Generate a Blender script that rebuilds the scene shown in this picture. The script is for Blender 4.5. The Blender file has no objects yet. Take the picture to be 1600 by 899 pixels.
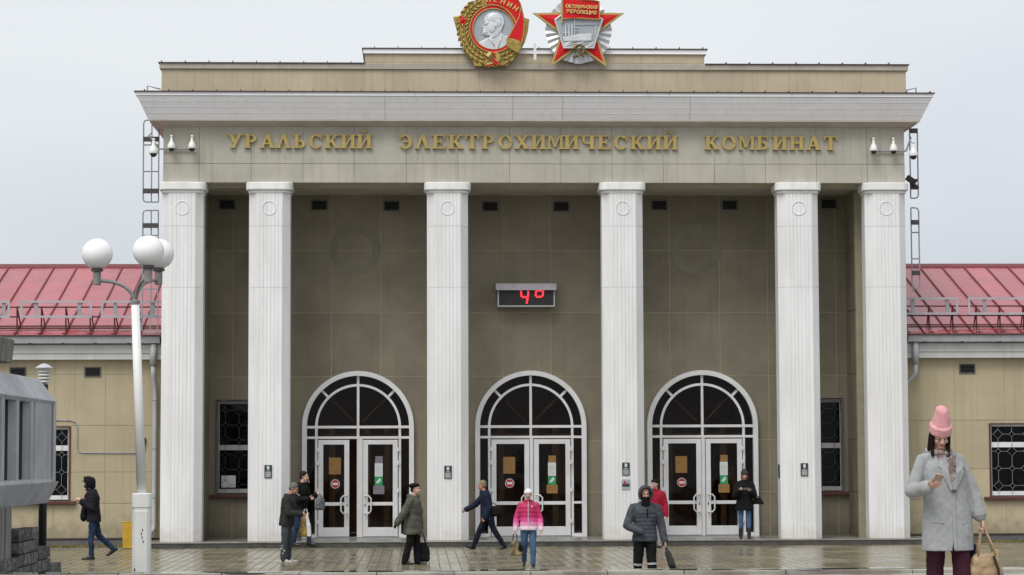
import bpy, math, random
import numpy as np
from mathutils import Vector, Matrix, noise
random.seed(7)
scene = bpy.context.scene
COL = scene.collection
R = math.radians
# ------------------------------------------------------------------ camera, sky, sun, exposure
FPX = 3600.0; YAW, PITCH, ROLL = 0.0403, 0.0727, 0.0038
CAM = Vector((0, -56.0, 2.2))
_f = Vector((math.sin(YAW)*math.cos(PITCH), math.cos(YAW)*math.cos(PITCH), math.sin(PITCH)))
_r0 = Vector((math.cos(YAW), -math.sin(YAW), 0)); _u0 = _r0.cross(_f)
_r = _r0*math.cos(ROLL) - _u0*math.sin(ROLL); _u = _r0*math.sin(ROLL) + _u0*math.cos(ROLL)
cd = bpy.data.cameras.new('camera'); cam = bpy.data.objects.new('camera', cd); COL.objects.link(cam)
cd.sensor_width = 36; cd.lens = 36*FPX/1600; cd.clip_start = 0.5; cd.clip_end = 2000
cam.matrix_world = Matrix(((_r.x, _u.x, -_f.x, CAM.x), (_r.y, _u.y, -_f.y, CAM.y), (_r.z, _u.z, -_f.z, CAM.z), (0, 0, 0, 1)))
scene.camera = cam
def at(x, y, Y):
    """the point on the plane Y seen at photo pixel (x, y); used to measure real positions off the photograph"""
    v = _f + _r*((x-800)/FPX) - _u*((y-449.5)/FPX)
    return CAM + v*((Y-CAM.y)/v.y)

SUN_EL, SUN_AZ = R(56), R(-30)       # azimuth measured from -Y (towards camera) to -X
world = bpy.data.worlds.new('World'); scene.world = world; world.use_nodes = True
nt = world.node_tree; nt.nodes.clear()
def N(t, typ, **kw):
    n = t.nodes.new(typ)
    for k, v in kw.items(): setattr(n, k, v)
    return n
def srgb(r, g, b):
    return tuple(((v/255)/12.92 if v/255 <= .04045 else ((v/255+.055)/1.055)**2.4) for v in (r, g, b)) + (1,)
out = N(nt, 'ShaderNodeOutputWorld'); add = N(nt, 'ShaderNodeAddShader')
bg1 = N(nt, 'ShaderNodeBackground'); bg2 = N(nt, 'ShaderNodeBackground')
sky = N(nt, 'ShaderNodeTexSky', sky_type='NISHITA', sun_disc=False)
sky.sun_elevation = SUN_EL; sky.sun_rotation = math.pi - SUN_AZ; sky.dust_density = 4
hsv = N(nt, 'ShaderNodeHueSaturation'); hsv.inputs['Saturation'].default_value = .25
nt.links.new(sky.outputs[0], hsv.inputs['Color']); nt.links.new(hsv.outputs[0], bg1.inputs[0]); bg1.inputs[1].default_value = .05
tc = N(nt, 'ShaderNodeTexCoord'); sep = N(nt, 'ShaderNodeSeparateXYZ'); nt.links.new(tc.outputs['Generated'], sep.inputs[0])
no = N(nt, 'ShaderNodeTexNoise'); no.inputs['Scale'].default_value = 3.0; no.inputs['Detail'].default_value = 4
mp = N(nt, 'ShaderNodeMapping'); mp.inputs['Scale'].default_value = (1, 1, 2.5)
nt.links.new(tc.outputs['Generated'], mp.inputs[0]); nt.links.new(mp.outputs[0], no.inputs['Vector'])
ma = N(nt, 'ShaderNodeMath', operation='MULTIPLY_ADD'); ma.inputs[1].default_value = .30
nt.links.new(no.outputs[0], ma.inputs[0])
mx = N(nt, 'ShaderNodeMath', operation='MULTIPLY_ADD'); mx.inputs[1].default_value = -.12; mx.inputs[2].default_value = -.10
nt.links.new(sep.outputs['X'], mx.inputs[0]); nt.links.new(mx.outputs[0], ma.inputs[2])
ad = N(nt, 'ShaderNodeMath', operation='ADD'); nt.links.new(ma.outputs[0], ad.inputs[0]); nt.links.new(sep.outputs['Z'], ad.inputs[1])
cr = N(nt, 'ShaderNodeValToRGB')
cr.color_ramp.elements[0].position = 0.06; cr.color_ramp.elements[0].color = srgb(193, 200, 212)
cr.color_ramp.elements[1].position = 0.24; cr.color_ramp.elements[1].color = srgb(222, 226, 229)
nt.links.new(ad.outputs[0], cr.inputs[0]); nt.links.new(cr.outputs[0], bg2.inputs[0]); bg2.inputs[1].default_value = .67
nt.links.new(bg1.outputs[0], add.inputs[0]); nt.links.new(bg2.outputs[0], add.inputs[1]); nt.links.new(add.outputs[0], out.inputs[0])
sd = bpy.data.lights.new('sun', 'SUN'); sd.energy = 1.5; sd.angle = R(32); sd.color = (1, .97, .93)
sun = bpy.data.objects.new('sun', sd); COL.objects.link(sun)
_S = Vector((math.sin(SUN_AZ)*math.cos(SUN_EL), -math.cos(SUN_AZ)*math.cos(SUN_EL), math.sin(SUN_EL)))
sun.rotation_euler = (-_S).to_track_quat('-Z', 'Y').to_euler()
scene.view_settings.view_transform = 'Standard'; scene.view_settings.look = 'None'
scene.view_settings.exposure = 0.29; scene.view_settings.gamma = 1

# ------------------------------------------------------------------ materials
def mat(name, c1, c2=None, rough=.7, scale=3.0, stretch=(1, 1, 1), bump=0.0, bscale=60, metal=0, spec=.5, vary=0.0, coords='Object', detail=6, lo=.35, hi=.65, emit=None, estr=0, streak=None, rvar=0):
    m = bpy.data.materials.new(name); m.use_nodes = True; t = m.node_tree; p = t.nodes['Principled BSDF']
    p.inputs['Roughness'].default_value = rough; p.inputs['Metallic'].default_value = metal; p.inputs['Specular IOR Level'].default_value = spec
    co = N(t, 'ShaderNodeTexCoord') if coords == 'Object' else N(t, 'ShaderNodeNewGeometry')
    vec = co.outputs['Object'] if coords == 'Object' else co.outputs['Position']
    c2 = c2 or tuple(v*.82 for v in c1[:3]) + (1,)
    mpn = N(t, 'ShaderNodeMapping'); mpn.inputs['Scale'].default_value = stretch; t.links.new(vec, mpn.inputs[0])
    nz = N(t, 'ShaderNodeTexNoise'); nz.inputs['Scale'].default_value = scale; nz.inputs['Detail'].default_value = detail; nz.inputs['Roughness'].default_value = .6
    t.links.new(mpn.outputs[0], nz.inputs['Vector'])
    rp = N(t, 'ShaderNodeValToRGB'); rp.color_ramp.elements[0].position = lo; rp.color_ramp.elements[1].position = hi
    rp.color_ramp.elements[0].color = c2; rp.color_ramp.elements[1].color = c1
    t.links.new(nz.outputs[0], rp.inputs[0]); colr = rp.outputs[0]
    if streak:                                           # rain streaks: noise drawn out along Z
        m2 = N(t, 'ShaderNodeMapping'); m2.inputs['Scale'].default_value = (9, 9, .35); t.links.new(vec, m2.inputs[0])
        n2 = N(t, 'ShaderNodeTexNoise'); n2.inputs['Scale'].default_value = 1; n2.inputs['Detail'].default_value = 5; t.links.new(m2.outputs[0], n2.inputs['Vector'])
        r2 = N(t, 'ShaderNodeMapRange'); r2.inputs[1].default_value = .52; r2.inputs[2].default_value = .75; r2.inputs[3].default_value = 0; r2.inputs[4].default_value = streak[3]
        t.links.new(n2.outputs[0], r2.inputs[0])
        mm = N(t, 'ShaderNodeMix', data_type='RGBA'); t.links.new(r2.outputs[0], mm.inputs[0]); t.links.new(colr, mm.inputs[6]); mm.inputs[7].default_value = streak[:3] + (1,)
        colr = mm.outputs[2]
    if vary:
        oi = N(t, 'ShaderNodeObjectInfo'); r3 = N(t, 'ShaderNodeMapRange'); r3.inputs[3].default_value = 1-vary; r3.inputs[4].default_value = 1+vary
        t.links.new(oi.outputs['Random'], r3.inputs[0])
        hs = N(t, 'ShaderNodeHueSaturation'); t.links.new(r3.outputs[0], hs.inputs['Value']); t.links.new(colr, hs.inputs['Color']); colr = hs.outputs[0]
    t.links.new(colr, p.inputs['Base Color'])
    if rvar:
        r4 = N(t, 'ShaderNodeMapRange'); r4.inputs[1].default_value = .35; r4.inputs[2].default_value = .65; r4.inputs[3].default_value = max(.03, rough-rvar); r4.inputs[4].default_value = rough+rvar
        t.links.new(nz.outputs[0], r4.inputs[0]); t.links.new(r4.outputs[0], p.inputs['Roughness'])
    if bump:
        nb = N(t, 'ShaderNodeTexNoise'); nb.inputs['Scale'].default_value = bscale; nb.inputs['Detail'].default_value = 4; t.links.new(vec, nb.inputs['Vector'])
        b = N(t, 'ShaderNodeBump'); b.inputs['Strength'].default_value = bump; b.inputs['Distance'].default_value = .02
        t.links.new(nb.outputs[0], b.inputs['Height']); t.links.new(b.outputs[0], p.inputs['Normal'])
    if emit:
        p.inputs['Emission Color'].default_value = emit; p.inputs['Emission Strength'].default_value = estr
    return m
def L3(r, g, b): return (r, g, b, 1)
M = {}
M['clad'] = mat('white_cladding', L3(.80, .80, .81), L3(.70, .70, .70), .45, 1.5, (1, 1, .3), coords='P', vary=.02, streak=(.55, .54, .5, .35))
def splash(m, h, colr, amt):
    t = m.node_tree; p = t.nodes['Principled BSDF']; src = p.inputs['Base Color'].links[0].from_socket
    g = N(t, 'ShaderNodeNewGeometry'); sp = N(t, 'ShaderNodeSeparateXYZ'); t.links.new(g.outputs['Position'], sp.inputs[0])
    nz = N(t, 'ShaderNodeTexNoise'); nz.inputs['Scale'].default_value = 5; nz.inputs['Detail'].default_value = 6; t.links.new(g.outputs['Position'], nz.inputs['Vector'])
    a = N(t, 'ShaderNodeMath', operation='MULTIPLY_ADD'); a.inputs[1].default_value = h*2.4; a.inputs[2].default_value = -h*1.0; t.links.new(nz.outputs[0], a.inputs[0])
    b = N(t, 'ShaderNodeMath', operation='SUBTRACT'); t.links.new(sp.outputs['Z'], b.inputs[0]); t.links.new(a.outputs[0], b.inputs[1])
    r = N(t, 'ShaderNodeMapRange'); r.inputs[1].default_value = .12; r.inputs[2].default_value = .12+h; r.inputs[3].default_value = amt; r.inputs[4].default_value = 0; t.links.new(b.outputs[0], r.inputs[0])
    x = N(t, 'ShaderNodeMix', data_type='RGBA'); t.links.new(r.outputs[0], x.inputs[0]); t.links.new(src, x.inputs[6]); x.inputs[7].default_value = colr; t.links.new(x.outputs[2], p.inputs['Base Color'])
splash(M['clad'], .35, L3(.50, .44, .35), .4)
M['capital'] = mat('white_render', L3(.82, .82, .81), L3(.70, .70, .68), .6, 2, coords='P', streak=(.5, .48, .42, .3))
M['frieze'] = mat('grey_cream_plaster', L3(.46, .44, .375), L3(.385, .365, .31), .8, 1.1, coords='P', vary=.03, bump=.12, streak=(.27, .25, .2, .5))
M['parapet'] = mat('tan_plaster', L3(.50, .425, .305), L3(.425, .36, .255), .85, .9, coords='P', vary=.05, bump=.15, streak=(.27, .22, .14, .4))
M['portico'] = mat('shade_darkened_plaster', L3(.238, .212, .153), L3(.180, .160, .115), .85, .9, coords='P', vary=.09, bump=.2, streak=(.15, .13, .09, .35))  # cream plaster made darker: the portico's shade is partly put into this colour
M['wing'] = mat('cream_plaster', L3(.47, .405, .27), L3(.40, .345, .228), .85, .8, coords='P', vary=.05, bump=.2, streak=(.29, .24, .16, .35))
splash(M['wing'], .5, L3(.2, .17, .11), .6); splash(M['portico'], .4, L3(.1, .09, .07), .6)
M['joint'] = mat('pale_joint_filler', L3(.50, .45, .32), L3(.4, .36, .25), .8, 3, coords='P')
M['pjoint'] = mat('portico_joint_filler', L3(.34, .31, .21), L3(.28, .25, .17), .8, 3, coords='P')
M['core'] = mat('rough_wall', L3(.33, .3, .24), None, .9, 2, coords='P')
M['coping'] = mat('pale_metal_coping', L3(.42, .38, .31), L3(.34, .31, .26), .6, 2, coords='P', streak=(.25, .22, .17, .4))
M['flash'] = mat('dark_flashing', L3(.06, .035, .035), None, .5, 4)
M['cornice'] = mat('white_siding', L3(.90, .89, .91), L3(.85, .84, .86), .5, 1.2, (1, 1, 4), coords='P', vary=.02, streak=(.6, .58, .58, .25))
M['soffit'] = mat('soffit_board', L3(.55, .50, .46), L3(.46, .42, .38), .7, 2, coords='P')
M['alu'] = mat('white_door_frame', L3(.74, .74, .75), L3(.64, .64, .64), .35, 2, vary=.02)
M['steel'] = mat('galvanised_steel', L3(.36, .375, .40), L3(.26, .27, .29), .5, 8, metal=.2)
M['dsteel'] = mat('dark_steel', L3(.06, .06, .065), None, .5, 8)
M['black'] = mat('black_paint', L3(.012, .012, .013), L3(.02, .02, .02), .55, 10)
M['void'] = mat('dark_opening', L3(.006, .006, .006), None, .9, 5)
M['inner'] = mat('dark_hall_wall', L3(.30, .17, .10), L3(.17, .095, .06), .8, 1.5)
M['wood'] = mat('brown_hall_joinery', L3(.36, .22, .10), L3(.24, .14, .065), .5, 4, (1, 1, .2))
M['gold'] = mat('gold_letter_paint', L3(.48, .36, .12), L3(.40, .295, .09), .45, 6, metal=.1)
M['egold'] = mat('gilded_relief', L3(.48, .34, .09), L3(.27, .19, .05), .38, 9, metal=.45)
M['lgold'] = mat('pale_gold_letter_paint', L3(.72, .55, .20), L3(.6, .45, .15), .5, 6, spec=.3)
M['silver'] = mat('silver_relief', L3(.66, .68, .70), L3(.5, .52, .55), .4, 5, metal=.25)
M['sgrey'] = mat('grey_enamel', L3(.36, .40, .43), L3(.3, .33, .37), .5, 3)
M['cable'] = mat('red_cable', L3(.33, .03, .03), None, .6, 5)
M['grille'] = mat('grey_grille_paint', L3(.27, .27, .26), None, .5, 5)
M['red'] = mat('red_enamel', L3(.64, .014, .018), L3(.54, .010, .014), .5, 3, spec=.2)
M['bronze'] = mat('bronze_relief', L3(.22, .17, .06), L3(.13, .1, .04), .4, 6, metal=.4)
M['brown'] = mat('brown_sill', L3(.10, .028, .022), L3(.07, .02, .018), .5, 4)
M['roof'] = mat('wet_red_roofing', L3(.45, .12, .14), L3(.35, .08, .098), .27, 1.3, coords='P', vary=.06, spec=.6, rvar=.08, streak=(.3, .04, .05, .4))
M['seam'] = mat('roof_seam', L3(.17, .025, .03), None, .5, 3)
M['rail'] = mat('dark_red_rail', L3(.09, .018, .02), None, .5, 5)
M['tubeframe'] = mat('grey_tube_frame', L3(.44, .42, .46), L3(.36, .35, .38), .5, 4)
M['gutter'] = mat('grey_gutter', L3(.46, .47, .49), L3(.38, .39, .40), .5, 2, coords='P', streak=(.25, .25, .25, .4))
M['fascia'] = mat('white_fascia', L3(.60, .60, .585), L3(.52, .52, .5), .6, 1.5, coords='P', streak=(.4, .38, .33, .3))
M['plinth'] = mat('wet_plinth', L3(.13, .13, .125), L3(.085, .085, .08), .6, 3, coords='P', bump=.3)
M['step'] = mat('wet_granite_step', L3(.085, .08, .07), L3(.05, .048, .042), .35, 3, coords='P', bump=.2, rvar=.15)
M['steptop'] = mat('wet_step_top', L3(.24, .235, .21), L3(.16, .155, .14), .3, 2, coords='P', rvar=.15)
M['ground'] = mat('wet_asphalt', L3(.19, .18, .155), L3(.14, .132, .115), .4, 2, coords='P', bump=.3, rvar=.15)
M['mortar'] = mat('paving_bed', L3(.12, .11, .075), L3(.11, .10, .07), .5, 5, coords='P')
M['paver'] = mat('wet_paving_slab', L3(.22, .196, .128), L3(.155, .138, .09), .235, .9, coords='P', vary=.12, bump=.12, bscale=25, rvar=.12)
M['platform'] = mat('wet_platform_stone', L3(.34, .32, .275), L3(.20, .17, .145), .25, 1.6, coords='P', rvar=.16, lo=.4, hi=.55)
M['pudred'] = mat('rusty_slab', L3(.115, .07, .056), L3(.08, .055, .046), .3, 3, coords='P')
M['white'] = mat('white_paint', L3(.78, .79, .77), L3(.68, .69, .66), .4, 2, streak=(.5, .5, .45, .3))
M['polepaint'] = mat('white_pole_paint', L3(.80, .81, .79), L3(.74, .75, .73), .45, 3)
M['globe'] = mat('opal_globe', L3(.86, .86, .86), L3(.82, .82, .82), .22, 2)
M['lampsteel'] = mat('grey_lamp_arm', L3(.25, .25, .24), L3(.17, .17, .165), .5, 8)
M['concrete'] = mat('grey_concrete', L3(.46, .475, .50), L3(.37, .38, .405), .7, 1.6, coords='P', bump=.3, streak=(.12, .125, .13, .5))
M['oldconc'] = mat('weathered_concrete', L3(.30, .29, .27), L3(.1, .098, .09), .85, 2.2, (2.5, 2.5, .3), coords='P', bump=.5, streak=(.04, .04, .04, .8))
M['granite'] = mat('rough_dark_granite', L3(.17, .17, .16), L3(.045, .047, .044), .8, 9, coords='P', bump=.9, bscale=18, vary=.3)
M['yellow'] = mat('yellow_paint', L3(.56, .33, .02), L3(.42, .25, .02), .5, 6, streak=(.3, .17, .02, .5))
M['grass'] = mat('dry_grass', L3(.22, .18, .06), L3(.12, .12, .035), .9, 8, coords='P')
M['paper'] = mat('white_paper', L3(.62, .64, .64), L3(.56, .58, .58), .7, 5)
M['kraft'] = mat('brown_notice', L3(.30, .16, .045), L3(.22, .12, .035), .7, 9)
M['mauve'] = mat('grey_notice', L3(.21, .19, .21), L3(.15, .135, .15), .7, 9)
M['green'] = mat('green_sticker', L3(.02, .30, .10), L3(.018, .26, .085), .5, 5)
M['signred'] = mat('sign_red', L3(.45, .02, .02), None, .5, 5)
M['plaque'] = mat('black_plaque', L3(.025, .04, .045), L3(.018, .03, .034), .35, 8)
M['led'] = mat('led_red', L3(.8, .02, .03), None, .5, 2, emit=(1, .03, .05, 1), estr=1.7)
M['ring'] = mat('faded_paint_ring', L3(.212, .193, .142), L3(.175, .158, .116), .85, 2, coords='P')
def glassmat(name, tint, ior):
    m = bpy.data.materials.new(name); m.use_nodes = True; t = m.node_tree; t.nodes.clear()
    o = N(t, 'ShaderNodeOutputMaterial'); mix = N(t, 'ShaderNodeMixShader'); tr = N(t, 'ShaderNodeBsdfTransparent'); gl = N(t, 'ShaderNodeBsdfGlossy'); fr = N(t, 'ShaderNodeFresnel')
    tr.inputs[0].default_value = tint; gl.inputs['Roughness'].default_value = .03; fr.inputs[0].default_value = ior
    nb = N(t, 'ShaderNodeTexNoise'); nb.inputs['Scale'].default_value = 1.3; b = N(t, 'ShaderNodeBump'); b.inputs['Strength'].default_value = .15; b.inputs['Distance'].default_value = .05
    g = N(t, 'ShaderNodeNewGeometry'); t.links.new(g.outputs['Position'], nb.inputs['Vector']); t.links.new(nb.outputs[0], b.inputs['Height']); t.links.new(b.outputs[0], gl.inputs['Normal'])
    t.links.new(fr.outputs[0], mix.inputs[0]); t.links.new(tr.outputs[0], mix.inputs[1]); t.links.new(gl.outputs[0], mix.inputs[2]); t.links.new(mix.outputs[0], o.inputs[0])
    return m
M['glass'] = glassmat('door_glass', (.72, .69, .66, 1), 1.25)
M['wglass'] = glassmat('window_glass', (.4, .42, .44, 1), 1.3)

# ------------------------------------------------------------------ mesh helpers
W = {}
def wl(o): return W.get(o, Vector((0, 0, 0))) if o is not None else Vector((0, 0, 0))
def link(o, parent=None):
    COL.objects.link(o)
    if parent is not None: o.parent = parent
    return o
def tag(o, label=None, cat=None, group=None, kind=None):
    if label: o['label'] = label
    if cat: o['category'] = cat
    if group: o['group'] = group
    if kind: o['kind'] = kind
    return o
def thing(name, label, cat, loc=(0, 0, 0), rotz=0, group=None):
    o = bpy.data.objects.new(name, None); o.empty_display_size = .2; link(o); o.location = loc; o.rotation_euler = (0, 0, rotz); W[o] = Vector(loc)
    return tag(o, label, cat, group)
class MB:
    def __init__(s): s.V = []; s.F = []; s.xf = None
    def v(s, pts):
        n = len(s.V)
        for p in pts:
            p = Vector(p)
            s.V.append(s.xf @ p if s.xf is not None else p)
        return n
    def box(s, x0, x1, y0, y1, z0, z1):
        n = s.v([(x0, y0, z0), (x1, y0, z0), (x1, y1, z0), (x0, y1, z0), (x0, y0, z1), (x1, y0, z1), (x1, y1, z1), (x0, y1, z1)])
        s.F += [tuple(n+i for i in f) for f in ((0, 3, 2, 1), (4, 5, 6, 7), (0, 1, 5, 4), (1, 2, 6, 5), (2, 3, 7, 6), (3, 0, 4, 7))]
        return s
    def prism(s, poly, y0, y1):                 # poly in (x, z), extruded along Y
        k = len(poly); a = sum(poly[i][0]*poly[(i+1) % k][1]-poly[(i+1) % k][0]*poly[i][1] for i in range(k))
        if a < 0: poly = poly[::-1]
        n = s.v([(x, y0, z) for x, z in poly] + [(x, y1, z) for x, z in poly])
        s.F.append(tuple(n+i for i in range(k))); s.F.append(tuple(n+k+i for i in reversed(range(k))))
        for i in range(k):
            j = (i+1) % k; s.F.append((n+i, n+k+i, n+k+j, n+j))
        return s
    def prismx(s, poly, x0, x1):                # poly in (y, z), extruded along X
        k = len(poly); a = sum(poly[i][0]*poly[(i+1) % k][1]-poly[(i+1) % k][0]*poly[i][1] for i in range(k))
        if a < 0: poly = poly[::-1]
        n = s.v([(x0, y, z) for y, z in poly] + [(x1, y, z) for y, z in poly])
        s.F.append(tuple(n+i for i in reversed(range(k)))); s.F.append(tuple(n+k+i for i in range(k)))
        for i in range(k):
            j = (i+1) % k; s.F.append((n+i, n+j, n+k+j, n+k+i))
        return s
    def prismz(s, poly, z0, z1):                # poly in (x, y), extruded along Z
        k = len(poly); a = sum(poly[i][0]*poly[(i+1) % k][1]-poly[(i+1) % k][0]*poly[i][1] for i in range(k))
        if a < 0: poly = poly[::-1]
        n = s.v([(x, y, z0) for x, y in poly] + [(x, y, z1) for x, y in poly])
        s.F.append(tuple(n+i for i in reversed(range(k)))); s.F.append(tuple(n+k+i for i in range(k)))
        for i in range(k):
            j = (i+1) % k; s.F.append((n+i, n+j, n+k+j, n+k+i))
        return s
    def arc(s, cx, cz, r0, r1, y0, y1, a0=0, a1=180, n=24, ez=1.0):   # ring sector in XZ
        for i in range(n):
            p, q = R(a0+(a1-a0)*i/n), R(a0+(a1-a0)*(i+1)/n)
            s.prism([(cx+r*math.cos(t), cz+r*ez*math.sin(t)) for r, t in ((r0, p), (r1, p), (r1, q), (r0, q))], y0, y1)
        return s
    def ringtube(s, c, r, t, n=24, m=6, axis='y'):
        b = len(s.V); pts = []
        for i in range(n):
            a = 2*math.pi*i/n
            for j in range(m):
                e = 2*math.pi*j/m; rr = r+t*math.cos(e); h = t*math.sin(e)
                pts.append((c[0]+rr*math.cos(a), c[1]+h, c[2]+rr*math.sin(a)) if axis == 'y' else (c[0]+rr*math.cos(a), c[1]+rr*math.sin(a), c[2]+h))
        s.v(pts)
        for i in range(n):
            for j in range(m):
                s.F.append((b+i*m+j, b+i*m+(j+1) % m, b+((i+1) % n)*m+(j+1) % m, b+((i+1) % n)*m+j))
        return s
    def tube(s, pts, r, n=8):
        pts = [Vector(p) for p in pts]; b = len(s.V); k = len(pts); up = None
        rs = r if isinstance(r, (list, tuple)) else [r]*k
        for i, p in enumerate(pts):
            d = (pts[min(i+1, k-1)]-pts[max(i-1, 0)]).normalized()
            if up is None: up = d.orthogonal().normalized()
            up = (up - d*up.dot(d)).normalized(); w = d.cross(up)
            s.v([p + (up*math.cos(2*math.pi*j/n)+w*math.sin(2*math.pi*j/n))*rs[i] for j in range(n)])
        for i in range(k-1):
            for j in range(n): s.F.append((b+i*n+j, b+i*n+(j+1) % n, b+(i+1)*n+(j+1) % n, b+(i+1)*n+j))
        s.F.append(tuple(b+j for j in reversed(range(n)))); s.F.append(tuple(b+(k-1)*n+j for j in range(n)))
        return s
    def lathe(s, prof, c=(0, 0, 0), n=16):       # prof of (r, z), about a vertical axis
        b = len(s.V)
        for r, z in prof: s.v([(c[0]+r*math.cos(2*math.pi*j/n), c[1]+r*math.sin(2*math.pi*j/n), c[2]+z) for j in range(n)])
        for i in range(len(prof)-1):
            for j in range(n): s.F.append((b+i*n+j, b+i*n+(j+1) % n, b+(i+1)*n+(j+1) % n, b+(i+1)*n+j))
        s.F.append(tuple(b+j for j in reversed(range(n)))); s.F.append(tuple(b+(len(prof)-1)*n+j for j in range(n)))
        return s
    def ell(s, c, r, n=14, m=8, rot=None):
        c = Vector(c); r = (r, r, r) if not isinstance(r, (tuple, list)) else r; b = len(s.V); pts = []
        for i in range(1, m):
            a = math.pi*i/m
            for j in range(n):
                e = 2*math.pi*j/n; p = Vector((r[0]*math.sin(a)*math.cos(e), r[1]*math.sin(a)*math.sin(e), -r[2]*math.cos(a)))
                pts.append(c + (rot @ p if rot else p))
        lo = Vector((0, 0, -r[2])); hi = Vector((0, 0, r[2]))
        pts += [c + (rot @ lo if rot else lo), c + (rot @ hi if rot else hi)]; s.v(pts); q = b+(m-1)*n
        for i in range(m-2):
            for j in range(n): s.F.append((b+i*n+j, b+i*n+(j+1) % n, b+(i+1)*n+(j+1) % n, b+(i+1)*n+j))
        for j in range(n):
            s.F.append((q, b+(j+1) % n, b+j)); s.F.append((q+1, b+(m-2)*n+j, b+(m-2)*n+(j+1) % n))
        return s
    def loft(s, rings, n=18):                    # rings of (x, y, z, rx, ry): horizontal ellipses, closed
        b = len(s.V)
        for x, y, z, rx, ry in rings: s.v([(x+rx*math.cos(2*math.pi*j/n), y+ry*math.sin(2*math.pi*j/n), z) for j in range(n)])
        for i in range(len(rings)-1):
            for j in range(n): s.F.append((b+i*n+j, b+i*n+(j+1) % n, b+(i+1)*n+(j+1) % n, b+(i+1)*n+j))
        s.F.append(tuple(b+j for j in reversed(range(n)))); s.F.append(tuple(b+(len(rings)-1)*n+j for j in range(n)))
        return s
    def limb(s, a, b, ra, rb, rip=0, per=.07, n=10):   # tapered round-ended limb
        a, b = Vector(a), Vector(b); d = b-a; ln = d.length; d = d/ln
        ps, rs = [], []
        for t in (.97, .75, .4): ps.append(a-d*ra*t); rs.append(ra*math.sqrt(1-t*t))
        k = max(2, int(ln/(per/6))) if rip else 3
        for i in range(k+1):
            t = i/k; r = ra+(rb-ra)*t
            if rip: r *= 1 + rip*(abs(math.sin(math.pi*ln*t/per))-.5)
            ps.append(a+d*ln*t); rs.append(r)
        for t in (.4, .75, .97): ps.append(b+d*rb*t); rs.append(rb*math.sqrt(1-t*t))
        return s.tube(ps, rs, n)
    def mesh(s, name, off=Vector((0, 0, 0)), smooth=False):
        me = bpy.data.meshes.new(name); me.from_pydata([tuple(p-off) for p in s.V], [], s.F)
        if smooth: me.polygons.foreach_set('use_smooth', [True]*len(me.polygons))
        me.update(); return me
    def build(s, name, m, parent=None, smooth=False, bevel=0, kind=None, label=None, local=False):
        off = Vector((0, 0, 0)) if local else wl(parent)
        me = s.mesh(name, off, smooth); me.materials.append(m)
        o = link(bpy.data.objects.new(name, me), parent); W[o] = off.copy() if not local else Vector((0, 0, 0))
        if bevel:
            b = o.modifiers.new('bevel', 'BEVEL'); b.width = bevel; b.segments = 2; b.limit_method = 'ANGLE'; b.angle_limit = R(40)
        if kind: o['kind'] = kind
        if label: o['label'] = label
        return o
def boxo(name, m, parent, x0, x1, y0, y1, z0, z1, bevel=0, **k): return MB().box(x0, x1, y0, y1, z0, z1).build(name, m, parent, bevel=bevel, **k)
_cache = {}
def inst(name, key, maker, m, parent, loc, scale=(1, 1, 1), rot=(0, 0, 0), smooth=False):   # alike pieces share mesh data
    if key not in _cache:
        me = maker().mesh(name, smooth=smooth); me.materials.append(m); _cache[key] = me
    o = link(bpy.data.objects.new(name, _cache[key]), parent); o.location = Vector(loc)-wl(parent); o.scale = scale; o.rotation_euler = rot; W[o] = Vector(loc)
    return o
def solo(name, mb, m, label, cat, group=None, origin=None, bevel=0, smooth=False):
    """a thing that is one mesh"""
    c = Vector(origin) if origin else sum((p for p in mb.V), Vector((0, 0, 0)))/len(mb.V)
    me = mb.mesh(name, c, smooth); me.materials.append(m); o = link(bpy.data.objects.new(name, me)); o.location = c; W[o] = c
    if bevel:
        b = o.modifiers.new('bevel', 'BEVEL'); b.width = bevel; b.segments = 2; b.limit_method = 'ANGLE'
    return tag(o, label, cat, group)
def text_mesh(txt, size, depth, bold=.0):
    c = bpy.data.curves.new('lettering', 'FONT'); c.body = txt; c.size = size; c.extrude = depth; c.offset = bold; c.align_x = 'CENTER'; c.resolution_u = 3
    o = bpy.data.objects.new('lettering', c); COL.objects.link(o); dg = bpy.context.evaluated_depsgraph_get()
    me = bpy.data.meshes.new_from_object(o.evaluated_get(dg)); bpy.data.objects.remove(o); return me
def slices(x0, x1, z0, z1, openings):
    """polygons of the rectangle that stay free of the openings (x0, x1, zbottom, zspring, radius)"""
    xs = {x0, x1}
    for a, b, zb, zs, r in openings:
        for x in ([a, b] if not r else [(a+b)/2-r*math.cos(math.pi*i/28) for i in range(29)]):
            if x0 < x < x1: xs.add(x)
    xs = sorted(xs); res = []; rect = None
    for xa, xb in zip(xs, xs[1:]):
        if xb-xa < 1e-6: continue
        mid = (xa+xb)/2; hit = next((o for o in openings if o[0] < mid < o[1]), None)
        if not hit:
            res.append([(xa, z0), (xb, z0), (xb, z1), (xa, z1)]); continue
        a, b, zb, zs, r = hit; c = (a+b)/2
        top = lambda x: zs + (math.sqrt(max(0, r*r-(x-c)**2)) if r else 0)
        ta, tb = top(xa), top(xb)
        if min(zb, z1) > z0+.01: res.append([(xa, z0), (xb, z0), (xb, min(zb, z1)), (xa, min(zb, z1))])
        la, lb = max(z0, ta), max(z0, tb)
        if la < z1-.001 or lb < z1-.001: res.append([(xa, min(la, z1)), (xb, min(lb, z1)), (xb, z1+1e-4), (xa, z1+1e-4)])
    return res

# ================================================================== THE SETTING
def structure(name, mb, m, **k): return mb.build(name, m, None, kind='structure', **k)
g = MB().box(-400, 400, -120, 600, -.5, 0); structure('ground', g, M['ground'])
plaza = boxo('paved_plaza', M['mortar'], None, -12, 19, -13.5, -.36, -.05, .004); plaza['kind'] = 'structure'
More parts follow.
